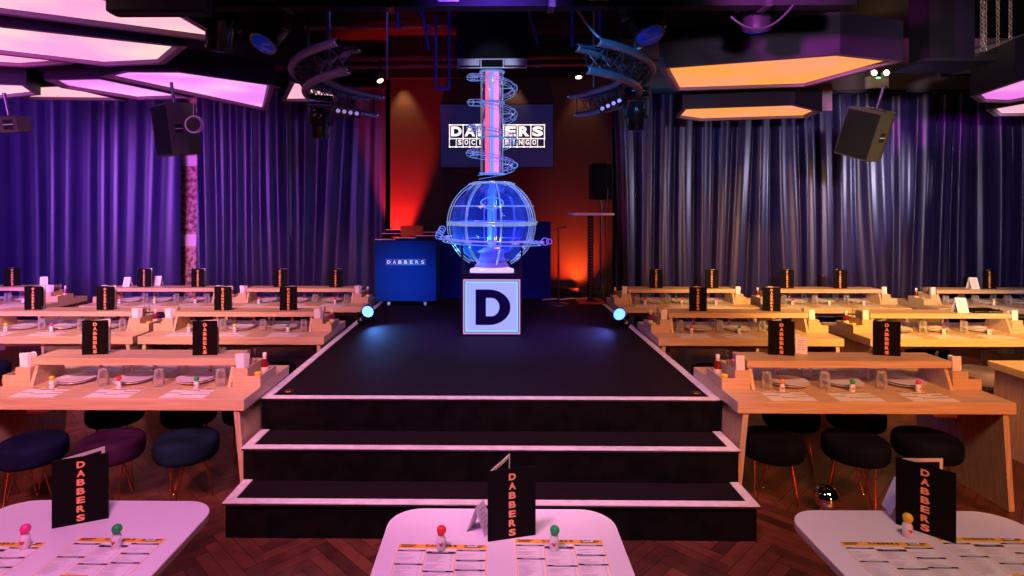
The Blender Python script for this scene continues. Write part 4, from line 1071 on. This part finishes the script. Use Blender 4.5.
def spot(loc, m_, label, d=(0, -.4, -1)):
    t = empty('small_spotlight', loc); tag(t, label, 'spotlight', 'small ceiling spotlights')
    M = Vector(d).to_track_quat('Z', 'Y').to_matrix().to_4x4()
    mb = MB(); mb.lathe([(.03, -.14), (.045, -.12), (.055, 0), (.048, 0), (.045, -.02)], 'dark_metal', 16, M=M); mb.tube([(0, 0, .12), (0, .0, .35)], .010, 'dark_metal', 6); mb.build('can', t)
    mb = MB(); mb.lathe([(.044, -.012), (.03, -.004), (0, -.002)], m_, 16, M=M); mb.build('bulb', t)
spot((-1.564, 7.900, 3.806), 'lamp_red', 'small lit spotlight hanging from the red pipe, left of the screen', (.5, -.5, -1))
spot((1.184, 8.000, 3.872), 'lamp_warm', 'small lit spotlight above the wall screen, right of the column')
spot((6.092, 8.000, 3.975), 'lamp_warm', 'small lit spotlight right of the emergency light')
# emergency light
t = empty('emergency_light', (6.340, 9.558, 4.035)); tag(t, 'white emergency light box with two round lamps above the right curtain', 'emergency light')
mb = MB(); mb.box(-.18, .18, -.04, .04, 0, .20, 'white_enclosure', bev=.01); mb.build('case', t)
mb = MB(); mb.box(.09, .15, -.0425, -.0405, .02, .035, 'ink_black'); mb.build('printed_label', t)
for x in (-.09, .11):
    mb = MB(); mb.lathe([(.045, 0), (.06, .03), (.055, .07)], 'white_enclosure', 16, M=rot(PI / 2, 0, 0, (x, -.0, .25))); mb.sphere((x, -.06, .25), .045, 'lamp_warm', 12, 8); mb.box(x - .01, x + .01, -.01, .01, .20, .24, 'white_enclosure'); mb.build('lamp_head', t)
mb = MB(); mb.box(-.04, .03, -.046, -.041, .165, .185, 'lamp_green'); mb.build('indicator', t)
# dark ducts, top right
t = empty('hanging_duct', (4.524, 6.000, 3.588)); tag(t, 'tall black rectangular duct hanging right of the large amber panel', 'duct')
mb = MB(); mb.box(0, .26, 0, .3, 0, 1.37, 'duct'); mb.box(.262, .48, .02, .3, .02, 1.37, 'housing'); mb.build('duct_body', t)
mb = MB(); mb.box(-.12, .62, -.10, .42, -.03, -.001, 'dark_metal'); mb.build('bottom_flange', t)
t = empty('ceiling_beam', (4.731, 5.000, 4.137)); tag(t, 'sloping dusty ceiling beam behind the hanging chains', 'beam')
mb = MB(); mb.tube([(1.0, 2.4, -.2), (2.2, 1.6, .12)], .05, 'bulkhead', 4); mb.build('joist', t)
mb = MB(); mb.tube([(.85, 2.2, -.42), (2.6, 2.3, -.42)], .02, 'dark_metal', 8); mb.build('pipe_run', t)
for i, (x, y) in enumerate(((5.44, 6.45), (5.52, 6.5), (5.66, 6.5), (5.80, 6.5))):
    mb = MB(); z = 0
    for k in range(24):
        M = rot(0, 0, (k % 2) * PI / 2, (0, 0, k * .046)) @ Matrix.Diagonal((.55, 1, 1, 1)); mb.ring((0, 0, .03), .028, .0075, 'chain_brass', 'y', 12, M=M, tseg=5)
    o = small('chain', mb, (x, y, 3.80), ('thin brass chain, first from the black duct', 'thin brass chain, second from the black duct', 'thin brass chain, third from the black duct', 'thin brass chain cut by the right photo edge')[i], 'chain', 0, 'hanging chains')
# black soffit box over the left panels
t = empty('hanging_projector', (-2.169, 3.170, 3.139)); tag(t, 'dark hanging box overlapping the corner of the topmost pink ceiling panel', 'projector')
mb = MB(); mb.box(.0, .56, 0, .11, .0, .30, 'matt_black', bev=.012); mb.build('case', t)
mb = MB(); mb.tube([(.3, .055, .30), (.3, .055, 1.69)], .02, 'dark_metal', 8); mb.build('hanging_pole', t)
mb = MB(); mb.lathe([(.05, 0), (.06, .02), (.045, .05)], 'lens_dark', 16, M=rot(PI / 2, 0, 0, (.42, -.0005, .15))); mb.build('lens', t)
# vertical dark housings seen between the right panels
t = empty('junction_panel', (4.274, 8.000, 3.459)); tag(t, 'yellowish-lit metal sheet between the two amber ceiling panels', 'metal sheet')
mb = MB(); mb.box(0, .42, 0, .03, -.05, .33, 'rim_satin'); mb.build('sheet', t)
mb = MB(); mb.tube([(.12, -.012, .3), (.18, -.012, .2), (.13, -.012, .12), (.2, -.012, .05)], .006, 'cable_tan', 6); mb.build('cable_loop', t)

# ------------------------------------------------------------------ lights
def spotl(loc, tgt, e, col, ang=60, blend=.6, r=.06):
    l = bpy.data.lights.new('lamp', 'SPOT'); l.energy = e; l.color = col; l.spot_size = R(ang); l.spot_blend = blend; l.shadow_soft_size = r
    o = bpy.data.objects.new('lamp', l); COL.objects.link(o); o.location = loc
    o.rotation_euler = (Vector(tgt) - Vector(loc)).to_track_quat('-Z', 'Y').to_euler(); return o
def areal(loc, tgt, e, col, sx, sy):
    l = bpy.data.lights.new('lamp', 'AREA'); l.energy = e; l.color = col; l.shape = 'RECTANGLE'; l.size = sx; l.size_y = sy
    o = bpy.data.objects.new('lamp', l); COL.objects.link(o); o.location = loc
    o.rotation_euler = (Vector(tgt) - Vector(loc)).to_track_quat('-Z', 'Y').to_euler(); return o
def pointl(loc, e, col, r=.05):
    l = bpy.data.lights.new('lamp', 'POINT'); l.energy = e; l.color = col; l.shadow_soft_size = r
    o = bpy.data.objects.new('lamp', l); COL.objects.link(o); o.location = loc; return o
# table washes, hung in front of the picture's top edge
spotl((-3.0, -.2, 4.55), (-3.5, 5.0, .8), 1450, (1, .36, .42), 48, .5, .35)
spotl((-3.6, .2, 4.4), (-4.6, 7.4, .8), 1900, (1, .44, .42), 40, .6, .35)
spotl((3.0, -.2, 4.55), (3.4, 4.8, .8), 1050, (1, .36, .11), 48, .5, .35)
spotl((3.8, .2, 4.4), (4.6, 7.6, .8), 3600, (1, .56, .13), 34, .6, .35)
spotl((-.9, .9, 3.9), (-1.5, 2.6, .7), 450, (1, .34, .76), 100, .8, .3)
spotl((1.5, .9, 3.9), (1.8, 2.7, .7), 200, (1, .60, .50), 80, .8, .3)
spotl((-3.0, -2.0, 1.3), (-3.1, 4, .6), 300, (1, .05, .03), 50, .8, .3)
spotl((3.0, -2.0, 1.3), (3.1, 4, .6), 420, (1, .09, .02), 50, .8, .3)
spotl((0, 1.4, 4.3), (0, 4.4, .3), 760, (1, .38, .60), 46, .4, .3)  # added out of view to brighten the step edges
spotl((.3, 2.4, 4.4), (-.02, 6.4, 3.62), 260, (.55, .65, 1), 9, .6, .05)  # added out of view to brighten the column's top bracket
# curtains
spotl((-5.8, 1.4, 3.0), (-7.0, 9.6, 2.5), 5200, (.34, .12, 1), 46, .8, 1.6)
spotl((-4.0, 1.4, 3.0), (-4.2, 9.6, 2.5), 1100, (.20, .12, 1), 44, .8, .9)
spotl((-4.8, 1.4, 3.0), (-6.2, 9.6, 3.9), 2000, (1, .10, .50), 44, .9, 1.6)
spotl((.8, -1.0, 2.9), (4.4, 9.5, 2.7), 1300, (.84, .72, 1), 30, .6, .18)
spotl((1.2, -1.0, 2.9), (7.4, 9.5, 2.6), 1900, (.84, .72, 1), 30, .6, .18)
spotl((8.9, 7.2, 2.7), (4.6, 9.5, 2.4), 600, (.80, .70, 1), 50, .6, .10)
# unseen warm spot added to yellow the right loudspeaker's side
spotl((5.3, 3.2, 3.8), (4.15, 6.5, 2.9), 160, (1, .72, .12), 14, .6, .05)
# niche
spotl((-1.50, 9.34, 4.17), (-1.48, 9.52, 3.3), 75, (1, .55, .16), 62)
spotl((.36, 9.34, 4.17), (.36, 9.52, 3.6), 26, (1, .65, .28), 60)
spotl((1.45, 9.32, 4.17), (1.44, 9.52, 3.3), 34, (1, .50, .16), 62)
spotl((-1.58, 9.24, 1.15), (-1.56, 9.52, 2.4), 2800, (1, .02, .012), 44, .6)
spotl((1.36, 9.00, ZS + .05), (1.30, 9.53, 1.35), 420, (1, .05, .01), 95, 1., .02)
spotl((1.42, 9.20, ZS + .05), (1.36, 9.53, 1.15), 120, (1, .28, .02), 70, 1., .02)
# purple on the amber panel's side
spotl((.5, 2.6, 3.45), (3.35, 5.7, 3.82), 4500, (.60, .05, .62), 20, .8, .1)
# trusses
spotl((.1, 2.6, 3.25), (1.36, 5.75, 3.30), 520, (.03, .30, 1), 17, .7, .05)
spotl((-.8, 2.6, 3.25), (-1.75, 5.75, 3.30), 110, (.40, .16, .9), 17, .7, .05)
# blue stage spots
spotl((-1.46, 6.8, ZS + .15), (-.6, 6.2, ZS), 60, (.10, .30, 1), 120, 1., .04)
spotl((-1.30, 6.9, ZS + .35), (-1.25, 8.12, ZS + .42), 85, (.0, .26, 1), 60, 1., .04)
spotl((1.40, 6.65, ZS + .15), (.5, 6.3, ZS), 60, (.16, .18, 1), 120, 1., .04)
spotl((0, 3.4, 4.6), (0, 6.7, .7), 2600, (.16, .05, 1), 34, .9, .3)
spotl((-.9, 2.2, 4.4), (GX, GY, GZ + .1), 120, (.12, .38, 1), 13, .5, .05)  # this spot and the next added out of view to brighten the globe
spotl((.8, 2.2, 4.4), (GX, GY, GZ + .4), 70, (.42, .2, 1), 17, .5, .05)
# inside and around the globe
pointl((GX - .25, GY - .1, GZ - .2), 12, (.06, .50, 1), .03)
pointl((GX + .25, GY + .05, GZ + .22), 9, (.06, .48, 1), .03)
pointl((GX + .1, GY + .15, GZ - .18), 14, (.55, .12, 1), .03)
# lamps without fittings, added overhead; the red one reddens the pipes
pointl((-1.2, 8.6, 4.5), 5, (1, .05, .03));  # added to redden the ceiling pipes
spotl((-1.6, 4.5, 2.4 + 2.2), (-.6, 6.8, 4.2), 30, (.12, .1, 1), 80)
pointl((5.6, 8.3, 4.5), 10, (1, .62, .3))

w_ = bpy.data.worlds.new('world'); sc.world = w_; w_.use_nodes = True
w_.node_tree.nodes['Background'].inputs[0].default_value = (.02, .012, .02, 1); w_.node_tree.nodes['Background'].inputs[1].default_value = .2
sc.view_settings.view_transform = 'Standard'; sc.view_settings.look = 'None'; sc.view_settings.gamma = 1; sc.view_settings.use_curve_mapping = False
sc.view_settings.exposure = 0.0
sc.cycles.use_denoising = True
sc.cycles.max_bounces = 6; sc.cycles.diffuse_bounces = 3; sc.cycles.glossy_bounces = 3; sc.cycles.transparent_max_bounces = 24
sc.cycles.sample_clamp_indirect = 6
sc.cycles.caustics_reflective = False; sc.cycles.caustics_refractive = False
